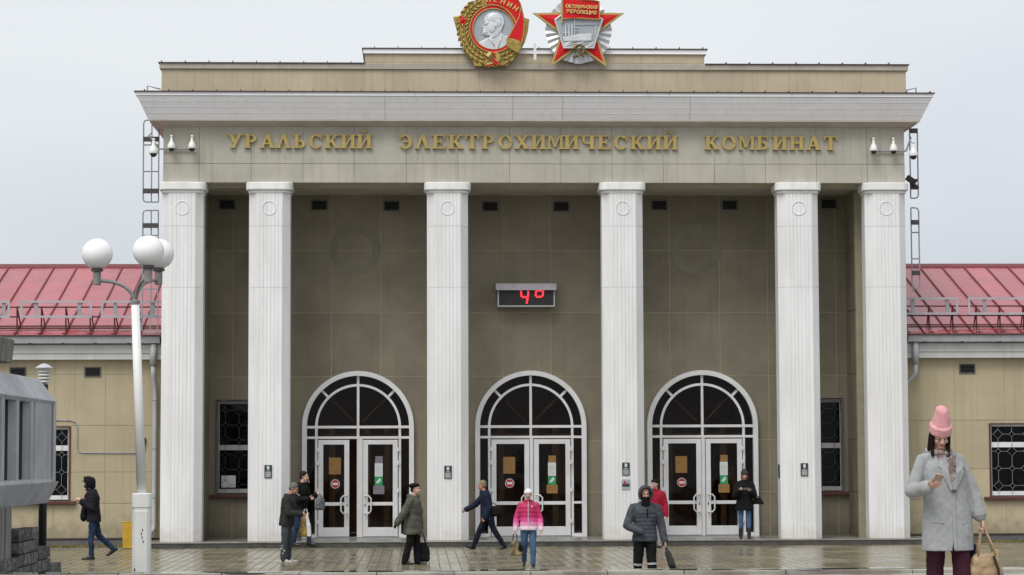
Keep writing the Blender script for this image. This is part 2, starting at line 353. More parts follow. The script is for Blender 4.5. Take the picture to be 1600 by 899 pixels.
# paving slabs laid running away from the camera, the nearest 300 as single pieces, the rest joined
slabs = []
PX, PY = .205, .40
for i in range(int(31/PX)):
    x = -11.9 + i*PX; o = (i % 2)*PY/2
    for j in range(33):
        y = -13.5 + o + j*PY
        if y+PY < -.37: slabs.append((x, y))
def slab_mb(seed):
    rnd = random.Random(seed); m = MB(); z = [.012+rnd.uniform(0, .003) for _ in range(4)]; g = .009
    m.box(g, PX-g, .003, PY-.003, .004, .014)
    for i in range(4): m.V[4+i].z = z[i]
    return m
slabs.sort(key=lambda p: (p[1]+.0, abs(p[0]-1)))
vis = [p for p in slabs if -7.5 < p[0] < 12.5 and p[1] > -12.6]
near = set(vis[:300]); rest = MB()
for k, p in enumerate(slabs):
    if p in near: inst('paving_slab', ('slab', k % 12), lambda k=k: slab_mb(k % 12), M['paver'], plaza, (p[0], p[1], 0))
    else:
        q = slab_mb(k % 97); n = len(rest.V); d = Vector((p[0], p[1], 0)); rest.V += [v+d for v in q.V]; rest.F += [tuple(n+i for i in f) for f in q.F]
# give the joined slabs their own tone per slab through one material per mesh is enough at this size
rest.build('paving_slabs', M['paver'], plaza, kind='stuff')
# raised platform in the foreground with a flight of steps down to the plaza
boxo('stair_landing', M['platform'], None, -5.6, 30, -52, -28.95, -.3, .80)['kind'] = 'structure'
land = bpy.data.objects['stair_landing']
x = -5.6
while x < 16:
    w = random.choice([.9, 1.2, 1.5]); c = random.random()
    boxo('edge_slab', M['pudred'] if c < 0 else M['platform'], land, x+.004, x+w-.004, -28.93, -28.45, .70, .843+random.uniform(-.003, .004), bevel=.008); x += w
for k in range(5): boxo('stair_step', M['platform'], land, -5.6, 30, -28.45+k*.35, -28.45+(k+1)*.35, 0, .84-.14*(k+1), bevel=.01)

water = mat('puddle_water', L3(.05, .048, .042), None, .03, 2, coords='P', spec=.6)
for k, (px_, w_, yy) in enumerate(((95, .9, -28.75), (560, .5, -28.7), (1260, .55, -28.8), (1345, .8, -28.7), (385, .4, -28.82), (760, .7, -28.62), (1075, .5, -28.75))):
    c = at(px_, 894, yy); m = MB(); pts = [(c.x+w_*math.cos(2*math.pi*i/18)*(1+.15*math.sin(i*2.3)), yy+.14*math.sin(2*math.pi*i/18)) for i in range(18)]
    m.prismz(pts, .846, .8505); o = m.build('puddle', water, None, kind='structure')

# ================================================================== ENTRANCE BUILDING
BX = 2.86
B = thing('entrance_building', 'cream portico building with six white fluted columns and three arched glass doorways', 'building', (BX, 0, 0))
YB = 2.30                                             # face of the wall behind the columns
DOORS = [-1.545, 2.81, 7.165]; RAD = 1.385; SPR = 2.93; FL = .15
ops = [(c-RAD, c+RAD, FL, SPR, RAD) for c in DOORS]
ops += [(-5.12, -3.95, 1.25, 3.62, 0), (9.62, 10.78, 1.25, 3.62, 0)]
wc = MB()
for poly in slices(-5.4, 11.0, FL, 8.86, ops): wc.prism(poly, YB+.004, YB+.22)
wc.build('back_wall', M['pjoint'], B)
zz = [FL, 1.26, 2.57, 4.20, 5.81, 7.39, 8.86]
xx = [-5.37, -4.70, -3.46, -2.22, -.98, .69, 2.11, 3.33, 4.98, 5.13, 6.37, 7.64, 8.87, 9.62, 10.62, 10.9]
for a, b in zip(xx, xx[1:]):
    for c, d in zip(zz, zz[1:]):
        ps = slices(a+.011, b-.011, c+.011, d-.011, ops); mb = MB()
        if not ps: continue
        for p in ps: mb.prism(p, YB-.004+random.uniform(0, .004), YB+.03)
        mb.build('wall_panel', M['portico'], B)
# side returns of the portico
for x0, x1, xf in ((-6.22, -5.30, -5.30), (10.9, 11.97, 10.9)):
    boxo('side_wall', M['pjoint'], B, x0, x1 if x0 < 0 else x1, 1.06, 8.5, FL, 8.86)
    s = 1 if xf < 0 else -1
    for c, d in zip(zz, zz[1:]):
        for ya, yb in ((1.07, 1.62), (1.64, YB-.006)):
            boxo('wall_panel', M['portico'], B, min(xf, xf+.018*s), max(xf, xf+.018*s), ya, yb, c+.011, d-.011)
boxo('upper_wall', M['core'], B, -6.2, 11.94, .2, 8.5, 8.90, 11.0)
boxo('portico_ceiling', M['frieze'], B, -6.1, 11.9, .62, YB+.2, 8.80, 8.895)
# dark entrance hall seen through the glass
hall = boxo('hall_floor', M['inner'], B, -5.2, 10.8, YB+.22, 6.4, .0, FL-.01)
boxo('hall_wall', M['inner'], B, -5.2, 10.8, 6.2, 6.4, FL, 4.8); boxo('hall_ceiling', M['inner'], B, -5.29, 10.89, YB+.22, 6.4, 4.8, 4.95)
for c in DOORS:
    for dx in (-.78, .12, .62): boxo('hall_post', M['wood'], B, c+dx, c+dx+.16, 3.6, 3.75, FL, 3.0)
    boxo('hall_beam', M['wood'], B, c-1.2, c+1.2, 3.58, 3.77, 2.62, 2.76)
    for sx in (-1, 1):
        boxo('hall_sheet', M['kraft'], B, c+sx*.9-.12, c+sx*.9+.12, 3.9, 3.93, 1.2, 1.9)
        MB().tube([(c+sx*.1, YB+.35, 3.05), (c+sx*.86, YB+.35, 3.82)], .018, 6).build('fan_strut', M['wood'], B)
# wet plinth step
boxo('entrance_step', M['step'], B, -6.6, 12.5, -.36, YB+.22, -.1, FL-.03)
boxo('step_paving', M['steptop'], B, -6.62, 12.52, -.38, YB+.22, FL-.03, FL, bevel=.01)
# columns: chamfered shafts of white boards in three lifts, a ring ornament and a rounded capital
CX = [-5.76, -3.65, .69, 4.98, 9.315, 11.485]; HW, CH, CD = .503, .185, .62
def board_mb(w):                                        # unit height board, face at y = 0
    return MB().prismz([(0, .003), (.003, 0), (w-.003, 0), (w, .003), (w, .02), (0, .02)], 0, 1)
def panel_side(w): return MB().prismz([(0, .003), (.004, 0), (w-.004, 0), (w, .003), (w, .02), (0, .02)], 0, 1)
for ci, cx in enumerate(CX):
    oc = [(cx-HW+CH, .018), (cx+HW-CH, .018), (cx+HW-.018, CH), (cx+HW-.018, CD), (cx-HW+.018, CD), (cx-HW+.018, CH)]
    col = MB().prismz(oc, FL, 8.68).build('column', M['frieze'], B)
    lifts = [(FL+.004, 6.287), (6.293, 7.787), (7.793, 8.66)]
    nb = 7; fw = 2*(HW-CH); bw = fw/nb
    for li, (za, zb) in enumerate(lifts):
        jog = random.uniform(-.002, .002)
        for k in range(nb):
            inst('cladding_board', ('board', nb), lambda: board_mb(bw-.0025), M['clad'], col, (cx-HW+CH+k*bw+.001, -.002+jog+random.uniform(0, .0015), za), (1, 1, zb-za))
        ln = CH*math.sqrt(2)
        for sgn in (-1, 1):
            for h in range(1):
                t0 = 0
                if sgn < 0: loc = (cx-HW+CH*t0+.001, CH*(1-t0)-.001, za); rot = (0, 0, R(-45))
                else: loc = (cx+HW-CH+CH*t0-.001, CH*t0-.001, za); rot = (0, 0, R(45))
                inst('chamfer_board', 'chamfer', lambda: panel_side(ln-.004), M['clad'], col, loc, (1, 1, zb-za), rot)
            if sgn < 0: inst('side_board', 'side', lambda: panel_side(CD-CH-.004), M['clad'], col, (cx-HW, CD, za), (1, 1, zb-za), (0, 0, R(-90)))
            else: inst('side_board', 'side', lambda: panel_side(CD-CH-.004), M['clad'], col, (cx+HW, CH+.002, za), (1, 1, zb-za), (0, 0, R(90)))
    cap = MB(); r = .16; q = HW+.07
    def rr(h, rad, y0):
        pts = []
        for cxx, cyy, a0 in ((cx+h-rad, y0+rad, -90), (cx-h+rad, y0+rad, 180)):
            for i in range(7):
                a = R(a0+90*i/6) if a0 == -90 else R(180+90*i/6); pts.append((cxx+rad*math.cos(a), cyy+rad*math.sin(a)))
        a_, b_ = pts[:7], pts[7:]
        return b_ + a_ + [(cx+h, CD+.08), (cx-h, CD+.08)]
    cap.prismz(rr(q, .2, -.075), 8.672, 8.86); cap.prismz(rr(HW+.02, .2, -.022), 8.60, 8.671)
    cap.build('capital', M['capital'], col, bevel=.02)
    MB().ringtube((cx, -.006, 8.23), .165, .011, 28, 6).build('ring_ornament', M['clad'], col, smooth=True)
# frieze in two tiers of plaster panels
fx = [-6.24] + [round(-4.10+1.262*k-1.262, 3) for k in range(14)] + [11.98]
boxo('frieze_core', M['joint'], B, -6.22, 11.96, .13, .62, 8.865, 10.36)
for a, b in zip(fx, fx[1:]):
    boxo('frieze_panel', M['frieze'], B, a+.003, b-.003, .10+random.uniform(0, .003), .16, 9.335, 10.34, bevel=.004)
    boxo('frieze_panel', M['frieze'], B, a+.003, b-.003, .075+random.uniform(0, .003), .16, 8.862, 9.322, bevel=.004)
for x0, x1, xa in ((-6.24, -6.215, -6.24), (11.955, 11.98, 11.955)):
    boxo('frieze_panel', M['frieze'], B, x0, x1, .17, 3, 8.862, 10.3)
# cornice of siding boards that lean outwards
zb0, zt0 = 10.37, 10.91; ob, ot = .33, .58; nsec = [-9, -.83, 2.28, 3.50, 6.62, 99]
L0, R0 = -6.24, 11.98
for k in range(4):
    za, zc = zb0+(zt0-zb0)*k/4, zb0+(zt0-zb0)*(k+1)/4-.010
    ea, ec = ob+(ot-ob)*k/4, ob+(ot-ob)*(k+1)/4
    for s0, s1 in zip(nsec, nsec[1:]):
        xa0, xb0 = max(L0-ea, s0+.004), min(R0+ea, s1-.004); xa1, xb1 = max(L0-ec, s0+.004), min(R0+ec, s1-.004)
        m = MB(); y0, y1 = .1-ea, .1-ec
        n = m.v([(xa0, y0, za), (xb0, y0, za), (xb1, y1-.012, zc), (xa1, y1-.012, zc), (xa0, .12, za), (xb0, .12, za), (xb1, .12, zc), (xa1, .12, zc)])
        m.F += [(0, 1, 2, 3), (1, 5, 6, 2), (5, 4, 7, 6), (4, 0, 3, 7), (3, 2, 6, 7), (4, 5, 1, 0)]
        m.build('cornice_board', M['cornice'], B)
    for sx, x_ in ((-1, L0), (1, R0)):
        m = MB(); p = [(x_+sx*ea, za), (x_+sx*(ec+.012), zc), (x_, zc), (x_, za)]; m.prism(p, .125, 6); m.build('cornice_board', M['cornice'], B)
m = MB(); a, b = L0-ob, R0+ob
n = m.v([(a, .1-ob, zb0-.002), (b, .1-ob, zb0-.002), (R0+.01, .098, 10.24), (L0-.01, .098, 10.24), (a, .1-ob, zb0-.03), (b, .1-ob, zb0-.03)])
m.F += [(4, 5, 2, 3), (0, 1, 5, 4), (3, 2, 1, 0)]
m.build('cornice_soffit', M['soffit'], B)
for sx, x_ in ((-1, L0), (1, R0)):
    MB().prism([(x_+sx*.003, 10.24), (x_+sx*ob, zb0-.03), (x_+sx*ob, zb0-.003), (x_+sx*.003, zb0-.003)], .1, 6).build('cornice_soffit', M['soffit'], B)
for s0, s1 in zip([L0-ot-.03]+[-3.2, -.1, 2.9, 6.1, 9.1], [-3.2, -.1, 2.9, 6.1, 9.1]+[R0+ot+.03]): boxo('cornice_fascia', M['cornice'], B, s0+.003, s1-.003, .1-ot-.03, .3, 10.912, 10.995)
boxo('cornice_flashing', M['flash'], B, L0-ot-.06, R0+ot+.06, .1-ot-.07, 6, 10.996, 11.02)
fl = MB()
for k in range(34): fl.box(L0-.4+k*.58, L0-.385+k*.58, .1-ot-.08, .3, 11.02, 11.055)
fl.build('flashing_seams', M['flash'], B, kind='stuff')
# parapet, with the raised middle
PY0 = .32
P = at(252, 120, PY0); P2 = at(1416, 125, PY0); pl, pr = P.x, P2.x
ml, mr = at(570, 90, PY0).x, at(1101, 95, PY0).x
zp1, zp2, zp3 = 11.70, 11.865, 12.20
boxo('parapet_core', M['joint'], B, pl+.02, pr-.02, PY0+.009, 3, 11.0, zp1); boxo('parapet_core', M['joint'], B, ml+.02, mr-.02, PY0+.009, 3, zp1, zp3)
px = [pl] + [at(v, 130, PY0).x for v in (327, 408, 489, 570, 601, 637)] + [at(637+80*k, 130, PY0).x for k in range(1, 6)] + [at(v, 130, PY0).x for v in (1073, 1103, 1184, 1265, 1345)] + [pr]
for a, b in zip(px, px[1:]): boxo('parapet_panel', M['parapet'], B, a+.008, b-.008, PY0+random.uniform(0, .004), PY0+.03, 11.0, zp1-.01)
mx_ = [v for v in px if ml-.05 < v < mr+.05]
for a, b in zip([ml]+mx_[1:-1], mx_[1:-1]+[mr]): boxo('parapet_panel', M['parapet'], B, a+.008, b-.008, PY0+random.uniform(0, .004), PY0+.03, zp2+.01, zp3-.12)
for a, b, z in ((pl, ml, zp1), (mr, pr, zp1)):
    boxo('parapet_coping', M['coping'], B, a-.04*(a == pl), b+.04*(b == pr), PY0-.05, 3.05, z, z+.13); boxo('coping_flashing', M['flash'], B, a-.07*(a == pl), b+.07*(b == pr), PY0-.08, 3.1, z+.131, z+.155)
boxo('parapet_band', M['coping'], B, ml, mr, PY0-.045, PY0+.1, zp1, zp2-.03)
boxo('parapet_coping', M['cornice'], B, ml-.04, mr+.04, PY0-.05, 3.05, zp3-.11, zp3); boxo('coping_flashing', M['flash'], B, ml-.07, mr+.07, PY0-.08, 3.1, zp3+.001, zp3+.025)
fl = MB(); x = pl
while x < pr:
    z = (zp3+.025) if ml < x < mr else zp1+.155
    fl.box(x, x+.015, PY0-.085, 1, z, z+.04); x += .58
fl.build('coping_seams', M['flash'], B, kind='stuff')
# faded rings where large emblems once hung, vents
for c in (at(555, 390, YB), at(1087, 390, YB)): MB().arc(c.x, c.z, .44, .65, YB-.009, YB, 0, 360, 40).build('faded_ring', M['ring'], B)
def vent(parent, x, z, yf, w=.36, h=.21):
    fr = MB(); fr.box(x-w/2-.03, x+w/2+.03, yf-.02, yf, z+h/2, z+h/2+.03); fr.box(x-w/2-.03, x+w/2+.03, yf-.02, yf, z-h/2-.03, z-h/2)
    fr.box(x-w/2-.03, x-w/2, yf-.02, yf, z-h/2, z+h/2); fr.box(x+w/2, x+w/2+.03, yf-.02, yf, z-h/2, z+h/2)
    f = fr.build('vent', M['plinth'], parent); boxo('vent_opening', M['void'], f, x-w/2, x+w/2, yf-.006, yf, z-h/2, z+h/2)
    for k in range(3): boxo('vent_louvre', M['black'], f, x-w/2, x+w/2, yf-.016, yf-.008, z-h/2+.03+k*.06, z-h/2+.045+k*.06)
for px_, py_ in ((355, 320), (499, 321), (612, 322), (766, 323), (877, 323), (1030, 321), (1140, 321), (1295, 319)):
    p = at(px_, py_, YB); vent(B, p.x, p.z, YB-.006)
# grilled windows
def grille(x0, x1, z0, z1, y, gr=.0065):
    g = MB(); n = max(2, round((x1-x0)/.34)); w = (x1-x0)/n; rows = max(2, round((z1-z0)/.40)); h = (z1-z0)/rows; r = gr
    for i in range(n):
        cx = x0+w*(i+.5)
        for j in range(rows):
            cz = z0+h*(j+.5); d = .07 if (i+j) % 3 else .12
            g.tube([(cx, y, cz+d), (cx+d, y, cz), (cx, y, cz-d), (cx-d, y, cz), (cx, y, cz+d)], r, 4)
            g.tube([(cx, y, cz+d), (cx, y, cz+h/2)], r, 4); g.tube([(cx, y, cz-d), (cx, y, cz-h/2)], r, 4)
            g.tube([(cx+d, y, cz), (cx+w/2, y, cz)], r, 4); g.tube([(cx-d, y, cz), (cx-w/2, y, cz)], r, 4)
            q = w/2
            pass
    for x in (x0, x1): g.tube([(x, y, z0), (x, y, z1)], r*1.3, 4)
    return g
def window(parent, x0, x1, z0, z1, yf, ztr, frame_m, bars):
    w = MB(); t = .03                                   # dark reveal
    w.box(x0-.01, x0+t, yf-.03, yf+.14, z0, z1); w.box(x1-t, x1+.01, yf-.03, yf+.14, z0, z1); w.box(x0+t, x1-t, yf-.03, yf+.14, z1-t, z1)
    wo = w.build('window', frame_m, parent)
    s = MB(); u = .07; a, b = x0+t, x1-t
    s.box(a, a+u*.6, yf+.06, yf+.12, z0+.03, z1-t); s.box(b-u*.6, b, yf+.06, yf+.12, z0+.03, z1-t)
    s.box(a+u*.6, b-u*.6, yf+.061, yf+.119, z0+.03, z0+.135); s.box(a+u*.6, b-u*.6, yf+.061, yf+.119, ztr-.065, ztr+.065); s.box(a+u*.6, b-u*.6, yf+.061, yf+.119, z1-t-.05, z1-t)
    s.build('window_sash', bars, wo)
    boxo('window_pane', M['wglass'], wo, a, b, yf+.085, yf+.093, z0+.1, ztr); boxo('window_pane', M['wglass'], wo, a, b, yf+.086, yf+.092, ztr+.005, z1-t)
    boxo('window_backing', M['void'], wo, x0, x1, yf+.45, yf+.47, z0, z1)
    grille(a+.02, b-.02, z0+.06, z1-t-.03, yf+.03).build('window_grille', M['dsteel'] if frame_m is M['plinth'] else M['grille'], wo)
    boxo('window_sill', M['brown'], wo, x0-.16, x1+.16, yf-.12, yf+.1, z0-.09, z0-.002, bevel=.01)
    return wo
M['dimframe'] = mat('grey_window_sash', L3(.42, .42, .42), None, .5, 4)
window(B, -5.10, -3.97, 1.25, 3.60, YB, 2.42, M['plinth'], M['dimframe'])
window(B, 9.64, 10.76, 1.25, 3.60, YB, 2.42, M['plinth'], M['dimframe'])
# ---- arched doorways
def doorway(c, first):
    y0, y1 = YB-.13, YB+.10
    f = MB(); f.arc(c, SPR, RAD-.10, RAD+.02, y0, y1, 0, 180, 36)
    for s in (-1, 1): f.box(*sorted((c+s*(RAD+.02), c+s*(RAD-.10))), y0, y1, FL, SPR)
    d = f.build('arched_doorway', M['alu'], B); W[d] = Vector((BX, 0, 0))
    yi0, yi1 = YB-.03, YB+.05; ri = RAD*.78; t = .062
    g = MB(); g.arc(c, SPR, ri-t, ri, yi0, yi1, 0, 180, 32); g.build('inner_arch', M['alu'], d)
    b = MB(); b.box(c-t/2, c+t/2, yi0-.008, yi1, 2.69, SPR+RAD-.09)
    for s in (-1, 1): b.box(*sorted((c+s*ri, c+s*(ri-t))), yi0-.004, yi1, FL, SPR)
    b.build('mullion', M['alu'], d)
    for z, h in ((SPR-.005, .065), (2.66, .06)): boxo('transom', M['alu'], d, c-RAD+.09, c+RAD-.09, yi0-.014, yi1-.005, z-h/2, z+h/2)
    for a in (45, 135):
        m = MB(); m.xf = Matrix.Translation((c, 0, SPR)) @ Matrix.Rotation(-R(a), 4, 'Y'); m.box(ri-.01, RAD-.09, yi0+.004, yi1-.01, -t/2, t/2); m.build('radial_bar', M['alu'], d)
    # panes
    yg = YB+.01
    for a0, a1 in ((1, 44), (46, 89), (91, 134), (136, 179)): MB().arc(c, SPR, ri-.01, RAD-.08, yg, yg+.008, a0, a1, 9).build('pane', M['glass'], d)
    for a0, a1 in ((0, 90), (90, 180)):
        pts = [(c, SPR)] + [(c+(ri-t+.01)*math.cos(R(a0+(a1-a0)*i/14)), SPR+(ri-t+.01)*math.sin(R(a0+(a1-a0)*i/14))) for i in range(15)]
        MB().prism(pts, yg+.001, yg+.009).build('pane', M['glass'], d)
    for xa, xb in ((c-RAD+.08, c-ri+.02), (c-ri+t-.01, c), (c, c+ri-t+.01), (c+ri-.02, c+RAD-.08)): boxo('pane', M['glass'], d, xa+.002, xb-.002, yg, yg+.008, 2.67, SPR-.01)
    for s in (-1, 1):
        xa, xb = sorted((c+s*(RAD-.08), c+s*(ri-.02))); boxo('pane', M['glass'], d, xa, xb, yg, yg+.008, FL, 2.64)
        boxo('side_light_rail', M['alu'], d, *sorted((c+s*(RAD-.095), c+s*(ri-.002))), yi0-.002, yi1-.01, FL+.002, FL+.09)
    if c == DOORS[1]: boxo('side_light_rail', M['alu'], d, c+ri-.002, c+RAD-.095, yi0-.003, yi1-.011, .98, 1.04)
    boxo('centre_post', M['alu'], d, c-.03, c+.115 if first else c+.06, yi0-.006, yi1-.001, FL, 2.64)
    boxo('threshold', M['steel'], d, c-ri, c+ri, yi0-.05, yi1, FL-.002, FL+.02)
    # two leaves
    li = c-ri+t+.02; lr = c+ri-t-.02; ztop = 2.60; zb = FL+.03
    for s in (-1, 1):
        xa, xb = (li, c-.04) if s < 0 else (c+.075, lr)
        if first: xa, xb = (li, c-.22) if s < 0 else (c+.125, lr)
        m = MB(); st = .125; ya, yb = YB-.075, YB-.02
        m.box(xa, xa+st, ya, yb, zb, ztop); m.box(xb-st, xb, ya, yb, zb, ztop)
        m.box(xa+st, xb-st, ya+.001, yb-.001, ztop-.115, ztop); m.box(xa+st, xb-st, ya+.001, yb-.001, zb, zb+.23); m.box(xa+st, xb-st, ya+.001, yb-.001, .955, 1.04)
        m.build('door_leaf', M['alu'], d, bevel=.006)
        boxo('door_pane', M['glass'], d, xa+st-.01, xb-st+.01, ya+.02, ya+.028, 1.03, ztop-.1); boxo('door_pane', M['glass'], d, xa+st-.01, xb-st+.01, ya+.021, ya+.027, zb+.22, .96)
        hx = xb-.055 if s < 0 else xa+.055; k = -.17*s*-1 if s < 0 else .17
        k = -.15 if s < 0 else .15
        MB().tube([(hx, ya, .76), (hx, ya-.08, .76), (hx+k*.6, ya-.09, .76), (hx+k, ya-.09, .83), (hx+k, ya-.09, 1.13), (hx+k*.6, ya-.09, 1.2), (hx, ya-.08, 1.2), (hx, ya, 1.2)], .019, 8).build('door_handle', M['alu'], d, smooth=True)
        boxo('lock_plate', M['black'], d, hx-.012, hx+.012, ya-.006, ya, .93, 1.0)
        for z in (.55, 1.33, 2.02, 2.36): boxo('hinge', M['alu'], d, *( (xa-.045, xa+.03) if s < 0 else (xb-.02, xb+.03)), ya-.025, ya-.002, z-.05, z+.05)
    return d
for i, c in enumerate(DOORS): doorway(c, i == 0)
# stickers and notices on the door glass: things of their own
nm = ['left', 'middle', 'right']
for i, c in enumerate(DOORS):
    y = YB-.066; xl = c-.60; xr = c+.53
    if i == 0: xl = c-.63; xr = c+.52
    dn = nm[i]+' doorway'
    t = thing('no_entry_sign', f'round red no-entry sticker with white bar on left leaf of the {dn}', 'sign', (xl+.06, y, 1.50), group='no-entry stickers on the doors')
    MB().arc(xl+.06, 1.50, 0, .115, y-.004, y, 0, 360, 24).build('rim', M['paper'], t); MB().arc(xl+.06, 1.50, 0, .1, y-.007, y-.0045, 0, 360, 24).build('disc', M['signred'], t); boxo('bar', M['paper'], t, xl-.01, xl+.13, y-.01, y-.0075, 1.47, 1.53)
    solo('notice', MB().box(xl-.1, xl+.2, y+.004, y+.007, 1.74, 2.16), M['kraft'], f'large brown paper notice above the no-entry sticker of the {dn}', 'notice', 'paper notices on the doors')
    solo('notice', MB().box(xr-.09, xr+.1, y-.004, y-.001, 2.02, 2.19), M['kraft'] if i else M['mauve'], f'small notice above the white sheet on right leaf of the {dn}', 'notice', 'paper notices on the doors')
    solo('notice', MB().box(xr-.1, xr+.1, y-.006, y-.003, 1.68, 2.015), M['paper'], f'white printed sheet on right leaf of the {dn}', 'notice', 'paper notices on the doors')
    ln = MB()
    for q in range(6): ln.box(xr-.075, xr+.075-.03*(q % 3 == 2), y-.0075, y-.0062, 1.735+q*.038, 1.745+q*.038)
    sheet = [o for o in COL.objects if o.name.startswith('notice') and o.get('label', '').startswith('white printed') and o['label'].endswith(dn)][0]
    ln.build('printed_lines', M['tubeframe'], sheet, kind='stuff')
    t = thing('exit_sticker', f'green sticker with white figure on right leaf of the {dn}', 'sticker', (xr, y, 1.56), group='green stickers on the doors')
    boxo('backing', M['green'], t, xr-.1, xr+.1, y-.006, y-.003, 1.46, 1.675)
    m = MB(); m.xf = Matrix.Translation((xr, y-.009, 1.565)) @ Matrix.Rotation(R(-40), 4, 'Y'); m.ell((0, 0, 0), (.075, .002, .035), 12, 6); m.ell((.05, 0, .03), (.025, .002, .02), 8, 6); m.build('figure', M['paper'], t)
    solo('notice', MB().box(xr-.14, xr+.14, y-.004, y-.001, 1.24, 1.455), M['kraft'] if i else M['mauve'], f'wide notice below the green sticker of the {dn}', 'notice', 'paper notices on the doors')
    if i == 0: continue
solo('notice', MB().box(-4.98, -4.62, YB+.075, YB+.08, 1.42, 1.72), M['paper'], 'pale sheet in the lower corner of the dark grilled window beside the leftmost column', 'notice', 'paper notices on the doors')
# black plaques on the columns
def plaque(px_, py_, label, crest=True, m='plaque', h=.31):
    p = at(px_, py_, -.02); t = thing('plaque', label, 'plaque', (p.x, -.02, p.z), group='plaques on the columns')
    w = .18
    boxo('plate', M[m], t, p.x-w/2, p.x+w/2, -.022, -.004, p.z-h/2, p.z+h/2)
    m_ = MB()
    for k, (a, z) in enumerate(((.05, .01), (.07, -.025), (.06, -.05), (.075, -.075), (.06, -.1), (.07, -.125))): m_.box(p.x-a, p.x+a, -.025, -.0225, p.z+z-.006, p.z+z+.006)
    m_.build('lettering', M['paper'], t, kind='stuff')
    if crest: MB().prism([(p.x-.03, p.z+.13), (p.x+.03, p.z+.13), (p.x+.03, p.z+.06), (p.x, p.z+.035), (p.x-.03, p.z+.06)], -.026, -.0225).build('crest', M['paper'], t)
plaque(419, 737, 'black plaque with white crest on second column from the left')
plaque(700, 738, 'black plaque with white crest on third column from the left, between the first two doorways')
plaque(978, 733, 'black plaque with white crest above a small picture poster on fourth column')
plaque(1257, 734, 'black plaque with white crest on fifth column, right of the doorways')
p = at(978, 757, -.02); t = thing('poster', 'small picture poster below the plaque on fourth column', 'poster', (p.x, -.02, p.z))
boxo('sheet', M['sgrey'], t, p.x-.1, p.x+.1, -.022, -.004, p.z-.12, p.z+.12); boxo('picture', M['plaque'], t, p.x-.085, p.x+.085, -.0245, -.0225, p.z-.06, p.z+.02); boxo('picture', M['signred'], t, p.x-.05, p.x+.0, -.0255, -.0247, p.z-.0, p.z+.08)
for k, (cx, lab) in enumerate(((9.315, 'narrow dark plaque seen edge-on on left side of the fifth column'),)):
    solo('plaque', MB().box(cx-HW-.012, cx-HW-.001, .25, .5, 1.62, 1.95), M['plaque'], lab, 'plaque', 'plaques on the columns')
